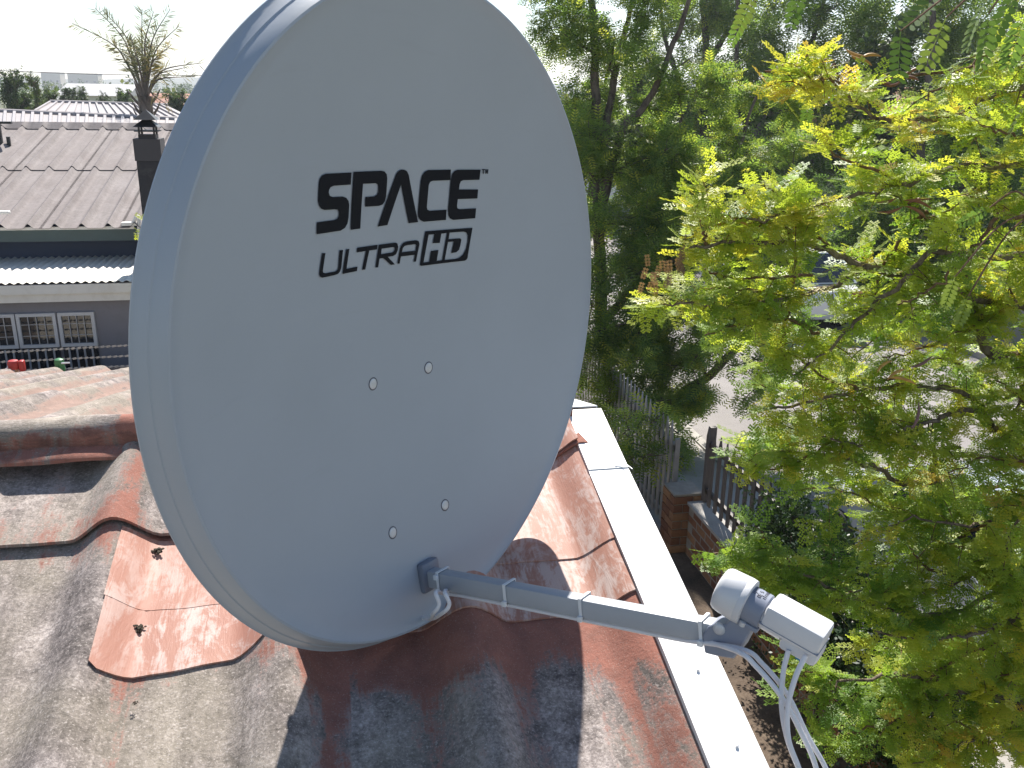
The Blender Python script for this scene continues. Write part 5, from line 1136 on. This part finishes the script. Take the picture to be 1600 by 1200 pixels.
# tree D: far right, behind the thorn tree
gD = verge(1420); dD = to_px(gD)[2]
stD = [[gD, pd(1424, 330, dD), pd(1450, 150, dD), pd(1460, -60, dD)], [pd(1425, 400, dD), pd(1500, 300, dD), pd(1580, 180, dD)], [pd(1425, 420, dD), pd(1340, 380, dD), pd(1290, 330, dD)]]
blD = [q for q in [B(1450, 330, dD, 90), B(1540, 300, dD, 90), B(1370, 400, dD, 80), B(1500, 420, dD, 80), B(1290, 450, dD, 70), B(1400, 490, dD, 70), B(1580, 440, dD, 80), B(1480, 200, dD, 90), B(1600, 200, dD, 90), B(1330, 520, dD, 50), B(1310, 480, dD, 50), B(1540, 520, dD, 60), B(1280, 400, dD, 70), B(1460, 470, dD, 80), B(1610, 330, dD, 90), B(1400, 420, dD, 80), B(1350, 310, dD, 90), B(1500, 540, dD, 60), B(1440, 560, dD, 50), B(1600, 540, dD, 60), B(1360, 560, dD, 46)] if q[0][2] > 0.5]
grow_tree('feathery_tree', 'deep green tree beyond the road seen between the yellow branches', gD, stD, blD, T_FR, 'leaf_dark', 'bark_dark', 6500, 0.32, tint=(0.40, 0.2), trunk_r=0.15, seed=14, group='feathery street trees')
# bright sprig next to the rim of the dish, and a yellow one peeping out on the left
def sprig(name, label, pts, d, n, size, tint, root, seed, mat='leaf_thorn'):
    rg = np.random.default_rng(seed); P = curve_pts([pd(x, y, d) for x, y in pts], 6); r = np.asarray(root, float)
    t = thing(name, r, label, 'plant')
    MB().tube(curve_pts([r, (r + P[0]) / 2 + (0.05, 0, 0.1), P[0]], 8), np.linspace(0.012, 0.004, 17), 6).build('stem', 'bark_twig', t)
    MB().tube(P, np.linspace(0.004, 0.0015, len(P)), 5).build('twig', 'bark_twig', t)
    i = rg.integers(0, len(P), n); pos = P[i] + rg.normal(0, 0.03, (n, 3)); dr = unit(rg.normal(0, 1, (n, 3)) * np.array([1, 1, 0.5]))
    foliage('foliage', T_BI, pos, dr, unit(np.array([0, 0, 1.0]) + rg.normal(0, 0.4, (n, 3))), rg.uniform(0.8, 1.2, n) * size, np.clip(rg.normal(tint, 0.1, n), 0, 0.95), mat, t)
q = pz(228, 560, 0.0)
qd = 8.6
sprig('yellow_sapling', 'yellow-green sapling peeping past the left rim of the dish', [(240, 440), (236, 400), (232, 360), (238, 335)], qd, 70, 0.11, 0.62, (pd(240, 440, qd)[0], pd(240, 440, qd)[1], 0.0), 5)
# ------------------------------------------------------------------ clipped hedge along the fence, shrubs in the yard
def shrub(name, label, c, rad, n, size, leaf, seed, tint=(0.4, 0.2), tm=None, group=None):
    rg = np.random.default_rng(seed); c = np.asarray(c, float); rad = np.asarray(rad, float)
    t = thing(name, (c[0], c[1], 0), label, 'shrub', group)
    mb = MB()
    for k in range(9):
        e = unit(rg.normal(0, 1, 3)) * rad * 0.85; e[2] = abs(e[2]); mb.tube(curve_pts([(c[0] + rg.normal(0, .04), c[1] + rg.normal(0, .04), 0), (c[0] + e[0] * .3, c[1] + e[1] * .3, c[2] * .7), c + e], 4), np.linspace(0.02, 0.005, 9), 5)
    mb.build('stem', 'bark_dark', t)
    e = unit(rg.normal(0, 1, (n, 3))) * rad * rg.uniform(0.35, 1.0, (n, 1)) ** 0.5 * (1 + 0.22 * rg.normal(0, 1, (n, 1)))
    pos = c + e; pos[:, 2] = np.maximum(pos[:, 2], 0.05)
    foliage('foliage', tm or T_SP, pos, unit(e + rg.normal(0, 0.3, (n, 3))), unit(rg.normal(0, 1, (n, 3)) + np.array([0, 0, 0.8])), rg.uniform(0.7, 1.2, n) * size, np.clip(rg.normal(tint[0], tint[1], n), 0, 1), leaf, t)
hx = 3.05
HB = [((3.3, 5.55, 0.80), (0.30, 0.42, 0.60), 'dark leafy hedge bush against the palisade, nearest the brick pier'),
      ((3.25, 4.75, 0.85), (0.34, 0.50, 0.60), 'dark leafy hedge bush against the palisade, second from the brick pier'),
      ((3.2, 3.9, 0.8), (0.34, 0.50, 0.55), 'dark leafy hedge bush against the palisade, third from the brick pier')]
for k, (c, r, lb) in enumerate(HB): shrub('hedge_bush', lb, c, r, 2600, 0.055, 'leaf_hedge', 31 + k, group='hedge bushes along the fence')
# ------------------------------------------------------------------ brick pier, low wall, palisade fence and gate
def brickmat():
    t = NT('brick'); c = t.coord(); oi = t.n('ShaderNodeObjectInfo').outputs['Random']; a = t.noise(c, 30, 6, 0.7)
    col = t.ramp(oi, [(0.0, (0.17, 0.07, 0.04)), (0.5, (0.26, 0.12, 0.06)), (1.0, (0.33, 0.18, 0.09))])
    t.bsdf(t.mix(t.ramp(a, [(0.4, 0.0), (0.7, 0.5)]), col, (0.15, 0.075, 0.05)), 0.9, 0, t.bump(a, 0.4, 0.004), 0.3)
brickmat(); plain('mortar', (0.30, 0.27, 0.23), 0.95, var=0.2, scale=20); plain('palisade_paint', (0.115, 0.095, 0.085), 0.55, var=0.3, scale=9); plain('gate_galv', (0.36, 0.35, 0.35), 0.45, metal=0.4, var=0.2, scale=9)
PX, PYc, PH = 3.165, 7.335, 0.60; W = 0.29
pier = thing('brick_pier', (PX, PYc, 0), 'square brick pier with concrete cap between the gate and the low wall', 'pier')
MB().box((PX - W / 2 + 0.012, PYc - W / 2 + 0.012, 0), (PX + W / 2 - 0.012, PYc + W / 2 - 0.012, PH - 0.001)).build('mortar_core', 'mortar', pier)
bl, bh, bwid = 0.190, 0.073, 0.092
b0 = MB().obox((0, 0, 0), (bl, bwid, bh), bev=0.004).build('brick', 'brick', pier, origin=(0, 0, 0))
first = True
def put_brick(x, y, z, rot, parent):
    global first
    if first and parent is pier:
        b0.location = np.array([x, y, z]) - wloc(pier); b0.rotation_euler = (0, 0, rot); first = False
    else: dup(b0, (x, y, z), parent, (0, 0, rot))
h2 = W / 2
for cse in range(7):
    z = 0.045 + cse * 0.085
    flip = cse % 2
    for k in range(4):
        a = k * math.pi / 2
        off = (W - bl) / 2 * (1 if flip else -1)
        x, y = off, -(h2 - bwid / 2); X_, Y_ = x * math.cos(a) - y * math.sin(a), x * math.sin(a) + y * math.cos(a)
        put_brick(PX + X_, PYc + Y_, z, a, pier)
MB().obox((PX, PYc, PH + 0.010), (W - 0.004, W - 0.004, 0.02), bev=0.004).build('cap', 'mortar', pier)
wallt = thing('brick_wall', (3.22, 5.2, 0), 'low brick wall carrying the palisade fence beyond the pier', 'wall')
wy0, wy1, wh = 3.6, PYc - W / 2 - 0.01, 0.52
MB().box((3.22 - 0.045, wy0, 0), (3.22 + 0.095, wy1, wh)).build('mortar_core', 'mortar', wallt)
for cse in range(6):
    z = 0.045 + cse * 0.085; y = wy1 - bl / 2 - (0.11 if cse % 2 else 0.0)
    while y > wy0 + bl / 2: put_brick(3.22 + 0.0, y, z, math.pi / 2, wallt); y -= 0.202
MB().box((3.15, wy0, wh + 0.001), (3.34, wy1, wh + 0.03)).build('coping', 'concrete', wallt)
# palisade
def pale_mesh(h):
    mb = MB(); w, dpt = 0.055, 0.012
    pts = [(-w / 2, 0), (-w / 2, h - 0.10), (-w / 5, h - 0.045), (0, h), (w / 5, h - 0.045), (w / 2, h - 0.10), (w / 2, 0)]
    mb.prism([(0, x, z) for x, z in pts], (dpt, 0, 0)); mb.obox((dpt + 0.006, 0, h / 2 - 0.06), (0.014, 0.012, h - 0.15)); return mb
fence = thing('palisade_fence', (3.30, 5.2, wh), 'dark steel palisade fence with pointed pales on the low brick wall', 'fence')
pm = None
y = wy1 - 0.06; fz = wh + 0.06
while y > wy0:
    if pm is None:
        pm = pale_mesh(0.74); pm = pm.build('pale', 'palisade_paint', None, origin=(0, 0, 0)); pm.parent = fence; pm.location = np.array([3.27, y, fz]) - wloc(fence); pm0 = pm
    else: dup(pm0, (3.27, y, fz), fence, (0, 0, rng.normal(0, 0.03)))
    y -= 0.135
for z in (fz + 0.10, fz + 0.56): MB().box((3.295, wy0, z - 0.022), (3.325, wy1, z + 0.022)).build('rail', 'palisade_paint', fence)
for yy in (wy1 - 0.0, wy1 - 1.9): MB().box((3.30, yy - 0.05, wh + 0.032), (3.36, yy - 0.0, fz + 0.72)).build('post', 'palisade_paint', fence)
gate = thing('palisade_gate', (3.13, 9.6, 0), 'sunlit steel palisade gate left of the brick pier, half hidden by leaves', 'gate')
y = PYc + W / 2 + 0.10; gm = None
while y < 12.2:
    if gm is None: gm = pale_mesh(1.12).build('pale', 'gate_galv', None, origin=(0, 0, 0)); gm.parent = gate; gm.location = np.array([3.10, y, 0.10]) - wloc(gate)
    else: dup(gm, (3.10, y, 0.10), gate)
    y += 0.125
for z in (0.14, 0.95): MB().box((3.125, PYc + W / 2 + 0.03, z - 0.03), (3.16, 12.3, z + 0.03)).build('rail', 'gate_galv', gate)
MB().box((3.08, PYc + W / 2 + 0.03, 0.022), (3.17, 12.3, 0.05)).build('track', 'gate_galv', gate)
for yy in (PYc + W / 2 + 0.04, 12.28): MB().box((3.125, yy - 0.02, 0.05), (3.17, yy + 0.02, 1.05)).build('post', 'gate_galv', gate)

# ------------------------------------------------------------------ parked cars
def carpaint(name, col):
    t = NT(name); c = t.coord(); a = t.noise(c, 4, 4, 0.6); t.bsdf(t.mix(t.ramp(a, [(0.4, 0.0), (0.7, 0.25)]), col, tuple(q * 0.85 for q in col)), 0.28, 0.15, None, 0.5, 0.6)
carpaint('paint_silver', (0.42, 0.45, 0.50)); carpaint('paint_white', (0.76, 0.76, 0.75)); plain('tyre', (0.02, 0.02, 0.02), 0.9); plain('rim', (0.4, 0.4, 0.42), 0.35, metal=0.8); plain('lamp_red', (0.35, 0.02, 0.02), 0.2); plain('lamp_clear', (0.6, 0.6, 0.6), 0.1); plain('trim_black', (0.02, 0.02, 0.022), 0.5)
def car(label, loc, heading, paint, length=4.2, width=1.70, van=False):
    t = thing('parked_car', loc, label, 'car', 'cars parked in the street'); o = np.asarray(loc, float)
    f = np.array([math.sin(heading), math.cos(heading), 0]); s = np.array([f[1], -f[0], 0]); z = np.array([0, 0, 1.0]); Lh = length / 2
    def P3(a, b, c): return o + f * a + s * b + z * c
    hgt = 1.95 if van else 1.46
    # (station along the car, half width, underside, belt line height)
    st = [(-Lh, .40, .45, .70), (-Lh + .06, .455, .34, .84), (-Lh + .45, .49, .26, .93), (-0.9, .5, .22, .94), (0.3, .5, .22, .92), (1.0, .495, .24, .90), (Lh - .5, .48, .28, .80), (Lh - .08, .43, .36, .68), (Lh, .36, .44, .58)]
    V, F = [], []
    for (a, w, lo, hi) in st:
        a = a * length / 4.2; w = w * width
        ring = [(-w * .88, lo), (-w, lo + .12), (-w * 1.0, (lo + hi) / 2), (-w * .97, hi - .05), (-w * .90, hi), (w * .90, hi), (w * .97, hi - .05), (w * 1.0, (lo + hi) / 2), (w, lo + .12), (w * .88, lo)]
        V += [P3(a, b, c) for b, c in ring]
    n = 10
    for i in range(len(st) - 1): F += [(i * n + j, i * n + (j + 1) % n, (i + 1) * n + (j + 1) % n, (i + 1) * n + j) for j in range(n)]
    F += [tuple(range(n)), tuple(range((len(st) - 1) * n, len(st) * n))[::-1]]
    MB().add(V, F).build('body', paint, t, auto=30)
    k = length / 4.2
    ro = [(-Lh + .35 * 1, .93, .46), (-Lh + (.45 if van else .85), hgt - .05, .39), (-.1 * k, hgt, .40), (0.45 * k, hgt - .04, .38), (1.25 * k, .90, .46)]
    V = []
    for (a, c, w) in ro: V += [P3(a, -w * width, c), P3(a, w * width, c)]
    base = [P3(ro[0][0] + .02, -.46 * width, .88), P3(ro[0][0] + .02, .46 * width, .88), P3(ro[-1][0], .46 * width, .86), P3(ro[-1][0], -.46 * width, .86)]
    cab = MB().add(V + base, [(0, 1, 3, 2), (2, 3, 5, 4), (4, 5, 7, 6), (6, 7, 9, 8), (10, 0, 2, 4, 6, 8, 13), (11, 12, 9, 7, 5, 3, 1)]).build('cabin', paint, t, auto=30)
    def pane(nm, q, ins=0.06):
        q = [np.asarray(p, float) for p in q]; c = sum(q) / len(q); nr = unit(np.cross(q[1] - q[0], q[2] - q[0]))
        if nr @ (c - (o + z * 0.9)) < 0: nr = -nr
        q = [p + (c - p) / np.linalg.norm(c - p) * ins for p in q]
        MB().prism([p + nr * 0.004 for p in q], nr * 0.004).build(nm, 'car_glass', t)
    pane('windscreen', [V[6], V[7], V[9], V[8]]); pane('rear_window', [V[0], V[1], V[3], V[2]])
    for sd, (i0) in ((-1, 0), (1, 1)):
        lo0, lo1 = P3(ro[0][0] + .35, sd * .458 * width, .93), P3(0.0, sd * .46 * width, .93); lo2 = P3(ro[-1][0] - .12, sd * .46 * width, .92)
        m0 = P3(0.0, sd * .402 * width, hgt - .07)
        pane('side_window', [lo0, lo1, m0, P3(ro[1][0] + .1, sd * .395 * width, hgt - .10)], 0.045); pane('side_window', [P3(0.06, sd * .46 * width, .93), lo2, P3(.50 * k, sd * .385 * width, hgt - .11), P3(.06, sd * .40 * width, hgt - .07)], 0.045)
        MB().obox(P3(0.95 * k, sd * .53 * width, .95), (.12, .16, .10), s, f, z, bev=.02).build('mirror', paint, t)
        MB().obox(P3(Lh - .10, sd * .33 * width, .62), (.30, .10, .12), s, f, z, bev=.03).build('headlight', 'lamp_clear', t)
        MB().obox(P3(-Lh + .04, sd * .36 * width, .76), (.22, .08, .16), s, f, z, bev=.02).build('tail_light', 'lamp_red', t)
        for a in (-1.28 * k, 1.28 * k):
            w = MB().lathe(P3(a, sd * (.5 * width - .19), .305), s * sd, [(0, .22), (0, .285), (.03, .305), (.17, .305), (.195, .285), (.195, .20)], 24).build('wheel', 'tyre', t)
            MB().lathe(P3(a, sd * (.5 * width - .02), .305), s * sd, [(0, .205), (.025, .20), (.02, .12), (.04, .05), (.04, .01)], 18).build('rim', 'rim', w)
    MB().obox(P3(Lh - .01, 0, .40), (width * .62, .06, .12), s, f, z, bev=.02).build('front_bumper_trim', 'trim_black', t)
    if van:
        for b in np.linspace(-.28, .28, 5): MB().obox(P3(-.45, b * width, hgt - 0.01), (length * .42, .035, .04), f, s, z).build('roof_rib', paint, t)
    return t
car('silver-blue car parked beyond the fence, half hidden by yellow branches', (5.25, 5.35, 0.006), 0.0, 'paint_silver')
car('white car parked across the road, glimpsed between the leaves', (8.6, 16.4, 0.006), 0.0, 'paint_white', 4.2, 1.70)
car('small white car parked just past the fence corner', (5.2, 9.9 - 1.1, 0.006), 0.0, 'paint_white', 3.9, 1.6) if False else None

# ------------------------------------------------------------------ far: palm, trees, houses, hills, cable
pY0 = 21.0; pb_ = pY(228, 200, pY0); pbase = np.array([pb_[0], pY0, 0])
palm = thing('palm_tree', pbase, 'ragged palm with half-dried upright fronds behind the chimney', 'palm tree')
crown = pY(226, 150, pY0); crown[1] = pY0
MB().tube(curve_pts([pbase, (pbase + crown) / 2 + (0.03, 0, 0), crown], 8), np.linspace(0.19, 0.14, 17), 12).build('trunk', 'bark_palm', palm)
for k in range(12):
    a = rng.uniform(0, 2 * math.pi); c = crown + (0, 0, -rng.uniform(0.0, 0.75)); d = np.array([math.cos(a), math.sin(a), 0])
    MB().tube([c + d * 0.12, c + d * 0.24 + (0, 0, 0.14), c + d * 0.33 + (0, 0, 0.30)], [0.035, 0.025, 0.008], 5).build('frond_stub', 'bark_palm', palm)
FR = [((112, 36), .25, .6), ((148, 12), .20, .4), ((160, 16), .5, .4), ((222, 14), .2, .45), ((240, 18), -.3, .4), ((266, 14), .25, .5), ((280, 40), .3, .75), ((268, 70), -.2, .8), ((318, 98), .20, .45), ((288, 106), .25, .5), ((304, 120), .12, .5), ((268, 168), -.25, .8), ((205, 60), -.3, .5)]
rgp = np.random.default_rng(4)
for k, ((x, y), dpt, tn) in enumerate(FR):
    tip = pY(x, y, pY0 + dpt * 2.2); v = tip - crown; Lf = np.linalg.norm(v)
    lowf = y > 90
    mid = crown + v * 0.55 + np.array([0, 0, (0.20 if not lowf else 0.22) * Lf * 0.6]) + np.array([-0.12 * v[0], 0, 0])
    P = curve_pts([crown + (0, 0, -0.1), crown + v * 0.22 + np.array([0, 0, 0.16 * Lf]), mid, tip], 10)
    rach = MB().tube(P, np.linspace(0.028, 0.006, len(P)), 5).build('frond', 'bark_palm', palm)
    n = 110 if not lowf else 30; f = rgp.uniform(0.2 if not lowf else .35, 1, n); ii = np.clip((f * (len(P) - 1)).astype(int), 0, len(P) - 2)
    pos = P[ii] + (P[ii + 1] - P[ii]) * (f * (len(P) - 1) - ii)[:, None]; T = unit(P[ii + 1] - P[ii]); sd = np.where(rgp.random(n) < .5, -1, 1)[:, None]
    side = unit(np.cross(T, np.array([0, 1.0, 0.25]))) * sd
    dr = unit(T * 0.75 + side * rgp.uniform(0.35, 0.9, (n, 1)) + np.array([0, 0, -0.25]) + rgp.normal(0, 0.15, (n, 3)))
    tm = (np.array([(0, 0, 0), (0.4, 0.035, 0), (1, 0, -0.12), (0.4, -0.035, 0)], float), np.array([(0, 1, 2, 3)]))
    foliage('leaflets', tm, pos, dr, unit(rgp.normal(0, 1, (n, 3))), rgp.uniform(0.24, 0.40, n) * (1.1 - 0.5 * f), np.clip(rgp.normal(tn, 0.2, n), 0, 1), 'leaf_palm', rach)

def far_tree(label, x, y_top, y_bot, Y, w, seed, tint=(0.4, 0.25), n=900, leaf='leaf_far', size=None, grp='trees in the distance'):
    c0 = pY(x, y_top, Y); c1 = pY(x, y_bot, Y); H = c0[2]; wd = w / FPX * to_px(c0)[2] / 2; rg = np.random.default_rng(seed)
    base = np.array([c0[0], Y, 0.0]); zlow = max(c1[2] - 0.4, 0.8)
    stems = [[base, base + (0.1, 0, H * 0.35), base + (0, 0, H * 0.75)]]
    blobs = []
    for k in range(9):
        blobs.append((base + np.array([rg.uniform(-.62, .62) * wd, rg.uniform(-.6, .6) * wd, zlow + (H - zlow) * rg.uniform(0.15, 0.80)]), np.array([wd * .5, wd * .5, (H - zlow) * .30])))
    blobs.append((base + np.array([0, 0, H - (H - zlow) * .25]), np.array([wd * .45, wd * .45, (H - zlow) * .27])))
    grow_tree('distant_tree', label, base, stems, blobs, T_SP, leaf, 'bark_dark', n, size or wd * 0.16, tint, 0.16, seed, grp, 0.1, twig_r=0.02, up_j=0.9)
far_tree('dark bushy tree at the far left edge of the skyline', 10, 106, 172, 36, 62, 41, n=1600)
far_tree('dark slender tree right of the far-left bushy one', 48, 112, 170, 33, 34, 42, (0.6, 0.25), 900)
far_tree('low olive tree in front of the far-left trees', 72, 138, 172, 38, 44, 43, (0.6, 0.2))
far_tree('round dark-green tree above the ribbed roof, left of the palm', 107, 132, 166, 42, 34, 44, (0.2, 0.2))
far_tree('paler tree beside the round dark tree', 124, 135, 164, 44, 30, 45, (0.6, 0.2))
far_tree('wide green tree directly left of the palm trunk', 185, 136, 166, 40, 58, 46, (0.45, 0.2))
far_tree('small dark tree between the pale houses', 160, 140, 166, 46, 24, 47, (0.3, 0.2), 500)
far_tree('wide low tree right of the palm, by the dish', 275, 142, 178, 38, 66, 48, (0.4, 0.2))
far_tree('round tree behind the dish rim at the left', 315, 138, 180, 44, 44, 49, (0.3, 0.2))
# trees across the road behind the gaps
k = 60
for (x, yt, yb_, Y, w, lb) in ((1010, 95, 330, 24, 150, 'green tree across the road seen left of the upright trunk'), (1130, 100, 330, 27, 140, 'leafy tree across the road behind the upright trunk'), (1260, 90, 330, 25, 150, 'bushy tree across the road behind the forked stems'), (1400, 40, 420, 22, 170, 'tall tree across the road, centre right'), (1540, 20, 420, 20, 170, 'tall tree across the road at the right edge'), (930, 100, 300, 30, 110, 'tree far behind the twin trunks'), (1080, 225, 350, 20, 110, 'roadside bush in the middle gap')):
    far_tree(lb, x, yt, yb_, Y, w, k, (0.6, 0.25), 1800, size=0.30, grp='trees across the road'); k += 1
# simple houses, each with walls, roof, windows
plain('tile_red', (0.30, 0.13, 0.085), 0.85, var=0.2, scale=3); plain('roof_grey', (0.33, 0.33, 0.34), 0.7, var=0.15, scale=2); plain('wall_white', (0.72, 0.70, 0.66), 0.9, var=0.08, scale=1); plain('wall_sand', (0.45, 0.40, 0.33), 0.9, var=0.1, scale=1)
def small_house(label, x, Y, w, d, h, rh, wall, roof, flat=False, name='distant_house', grp='houses in the distance'):
    o = np.array([x, Y, 0.0]); t = thing(name, o, label, 'house', grp)
    MB().box((x - w / 2, Y, 0), (x + w / 2, Y + d, h)).build('wall', wall, t)
    if flat: MB().box((x - w / 2 - .2, Y - .2, h + .002), (x + w / 2 + .2, Y + d + .2, h + .3)).build('roof', roof, t)
    else:
        e = 0.4; z0 = h + 0.01
        MB().add([(x - w / 2 - e, Y - e, z0), (x + w / 2 + e, Y - e, z0), (x + w / 2 + e, Y + d + e, z0), (x - w / 2 - e, Y + d + e, z0), (x - w / 2 - e, Y + d / 2, z0 + rh), (x + w / 2 + e, Y + d / 2, z0 + rh)], [(0, 1, 5, 4), (2, 3, 4, 5), (0, 4, 3), (1, 2, 5), (3, 2, 1, 0)]).build('roof', roof, t)
    nw = max(2, int(w / 3)); fl = max(1, int(h / 2.9))
    for l in range(fl):
        for i in range(nw):
            cx = x - w / 2 + w * (i + 0.5) / nw; cz_ = 1.5 + 2.9 * l
            fr = MB().box((cx - .65, Y - .05, cz_ - .55), (cx + .65, Y - .004, cz_ + .55)).build('window', 'frame_white', t)
            MB().box((cx - .55, Y - .065, cz_ - .45), (cx + .55, Y - .052, cz_ + .45)).build('pane', 'window_glass', fr)
def hx_(x, y, Y): return pY(x, y, Y)[0]
small_house('small white gabled house above the ribbed roof', hx_(128, 155, 95), 95, 4.0, 6, 2.4, 1.0, 'wall_white', 'roof_grey')
small_house('white house with dark panels just left of the palm', hx_(145, 150, 62), 62, 3.5, 6, 3.4, 0.7, 'wall_white', 'roof_grey')
small_house('low tan house with brown roof beside the palm', hx_(165, 158, 85), 85, 5, 7, 2.2, 0.9, 'wall_sand', 'tile_red')
small_house('pale low house right of the palm', hx_(285, 150, 80), 80, 7, 7, 2.4, 1.0, 'wall_white', 'tile_red')
small_house('long pale apartment block on the skyline, left', hx_(80, 128, 520), 520, 9, 10, 8.4, 0, 'wall_sand', 'roof_grey', True)
small_house('long pale apartment block on the skyline, centre', hx_(130, 128, 500), 500, 14, 10, 8.0, 0, 'wall_sand', 'roof_grey', True)
small_house('white walled house across the road behind the twin trunks', 14.5, 31, 8, 9, 3.0, 1.4, 'wall_white', 'roof_grey', name='street_house', grp='houses across the road')
small_house('grey roofed house across the road behind the upright trunk', 19.5, 33, 9, 9, 2.9, 1.5, 'wall_sand', 'roof_grey', name='street_house', grp='houses across the road')
small_house('red roofed house across the road at the right', 22.0, 24, 9, 9, 2.9, 1.6, 'wall_white', 'tile_red', name='street_house', grp='houses across the road')
slab('street_wall_footing', 11.6, 12.0, 8, 60, 0.05, 'concrete', 0.05)
o = MB().box((11.8, 10, 0), (12.0, 58, 1.3)).build('garden_wall', 'wall_sand', None, origin=(11.9, 30, 0)); tag(o, 'long plastered garden wall across the road', 'wall')
# hills
def hill(name, Y, z0, amp, seed, mat):
    rg = np.random.default_rng(seed); xs = np.linspace(-1500, 1900, 160); ph = rg.uniform(0, 6, 5)
    zs = z0 + amp * (0.5 * np.sin(xs / 210 + ph[0]) + 0.3 * np.sin(xs / 83 + ph[1]) + 0.15 * np.sin(xs / 31 + ph[2]) + 0.08 * np.sin(xs / 12 + ph[3]))
    V = []; n = len(xs)
    for (dy, k_) in ((-260, 0.0), (-120, 0.55), (0, 1.0), (200, 0.7), (420, 0.0)): V += [(x, Y + dy, max(zz * k_, -0.5)) for x, zz in zip(xs, zs)]
    F = [(r * n + i, r * n + i + 1, (r + 1) * n + i + 1, (r + 1) * n + i) for r in range(4) for i in range(n - 1)]
    o = mobj(name, V, F, mat, None, smooth=True); tag(o, kind='structure')
groundmat('hill_scrub', [(0.35, (0.045, 0.06, 0.035)), (0.5, (0.085, 0.095, 0.06)), (0.65, (0.20, 0.19, 0.15))], 0.045, fine=0.35)
hill('hills', 900, 9.5, 4.5, 3, 'hill_scrub')
# a belt of far trees and roofs that reads as one mass
rg = np.random.default_rng(8); nc = 300; kk = 36; n = nc * kk
cy_ = 75 + 345 * rg.random(nc) ** 1.3; cx_ = rg.uniform(-0.55, 1.0, nc) * cy_; cr_ = rg.uniform(1.2, 2.8, nc); ch_ = rg.uniform(2.2, 4.6, nc) + 0.004 * cy_
e_ = unit(rg.normal(0, 1, (nc, kk, 3))) * rg.uniform(0.4, 1, (nc, kk, 1))
pos = np.stack([cx_[:, None] + e_[..., 0] * cr_[:, None], cy_[:, None] + e_[..., 1] * cr_[:, None], np.maximum(ch_[:, None] * (0.55 + 0.45 * e_[..., 2]), 0.3)], -1).reshape(-1, 3)
V, F = leaf_arrays(T_SP, pos, unit(rg.normal(0, 1, (n, 3))), unit(rg.normal(0, 1, (n, 3))), rg.uniform(0.6, 1.1, n))
o = mobj('far_woodland', V, F, 'leaf_far', None, attrs={'tint': ('FLOAT', np.repeat(rg.random(n), len(T_SP[0])))}); tag(o, 'green belt of distant suburban trees along the skyline', 'woodland', kind='stuff')
# overhead line
a, b = pY(-300, 93, 26), pY(620, 110, 30)
pts = [a + (b - a) * t + np.array([0, 0, -0.25 * math.sin(math.pi * t)]) for t in np.linspace(0, 1, 24)]
o = MB().tube(pts, 0.008, 5).build('overhead_cable', 'black_metal', None, origin=a); tag(o, 'thin overhead cable crossing the sky behind the palm', 'cable')
for q, lb in ((a, 'timber pole holding the overhead cable, left end'), (b, 'timber pole holding the overhead cable, behind the dish')):
    o = MB().tube([(q[0], q[1], 0), (q[0], q[1], q[2] + 0.3)], [0.12, 0.09], 10).build('utility_pole', 'bark_dark', None, origin=(q[0], q[1], 0)); tag(o, lb, 'pole', 'utility poles')

# ------------------------------------------------------------------ thin summer haze
hm = bpy.data.materials.new('haze_air'); hm.use_nodes = True; ht = hm.node_tree; ht.nodes.clear()
ho = ht.nodes.new('ShaderNodeOutputMaterial'); hv = ht.nodes.new('ShaderNodeVolumePrincipled'); hv.inputs['Density'].default_value = 0.0007; hv.inputs['Color'].default_value = (0.86, 0.91, 1.0, 1); hv.inputs['Anisotropy'].default_value = 0.35
ht.links.new(hv.outputs[0], ho.inputs['Volume']); M['haze_air'] = hm
hz_o = MB().box((-1600, -330, -1.0), (2000, 1420, 26.0)).build('haze', 'haze_air', None); tag(hz_o, kind='stuff')
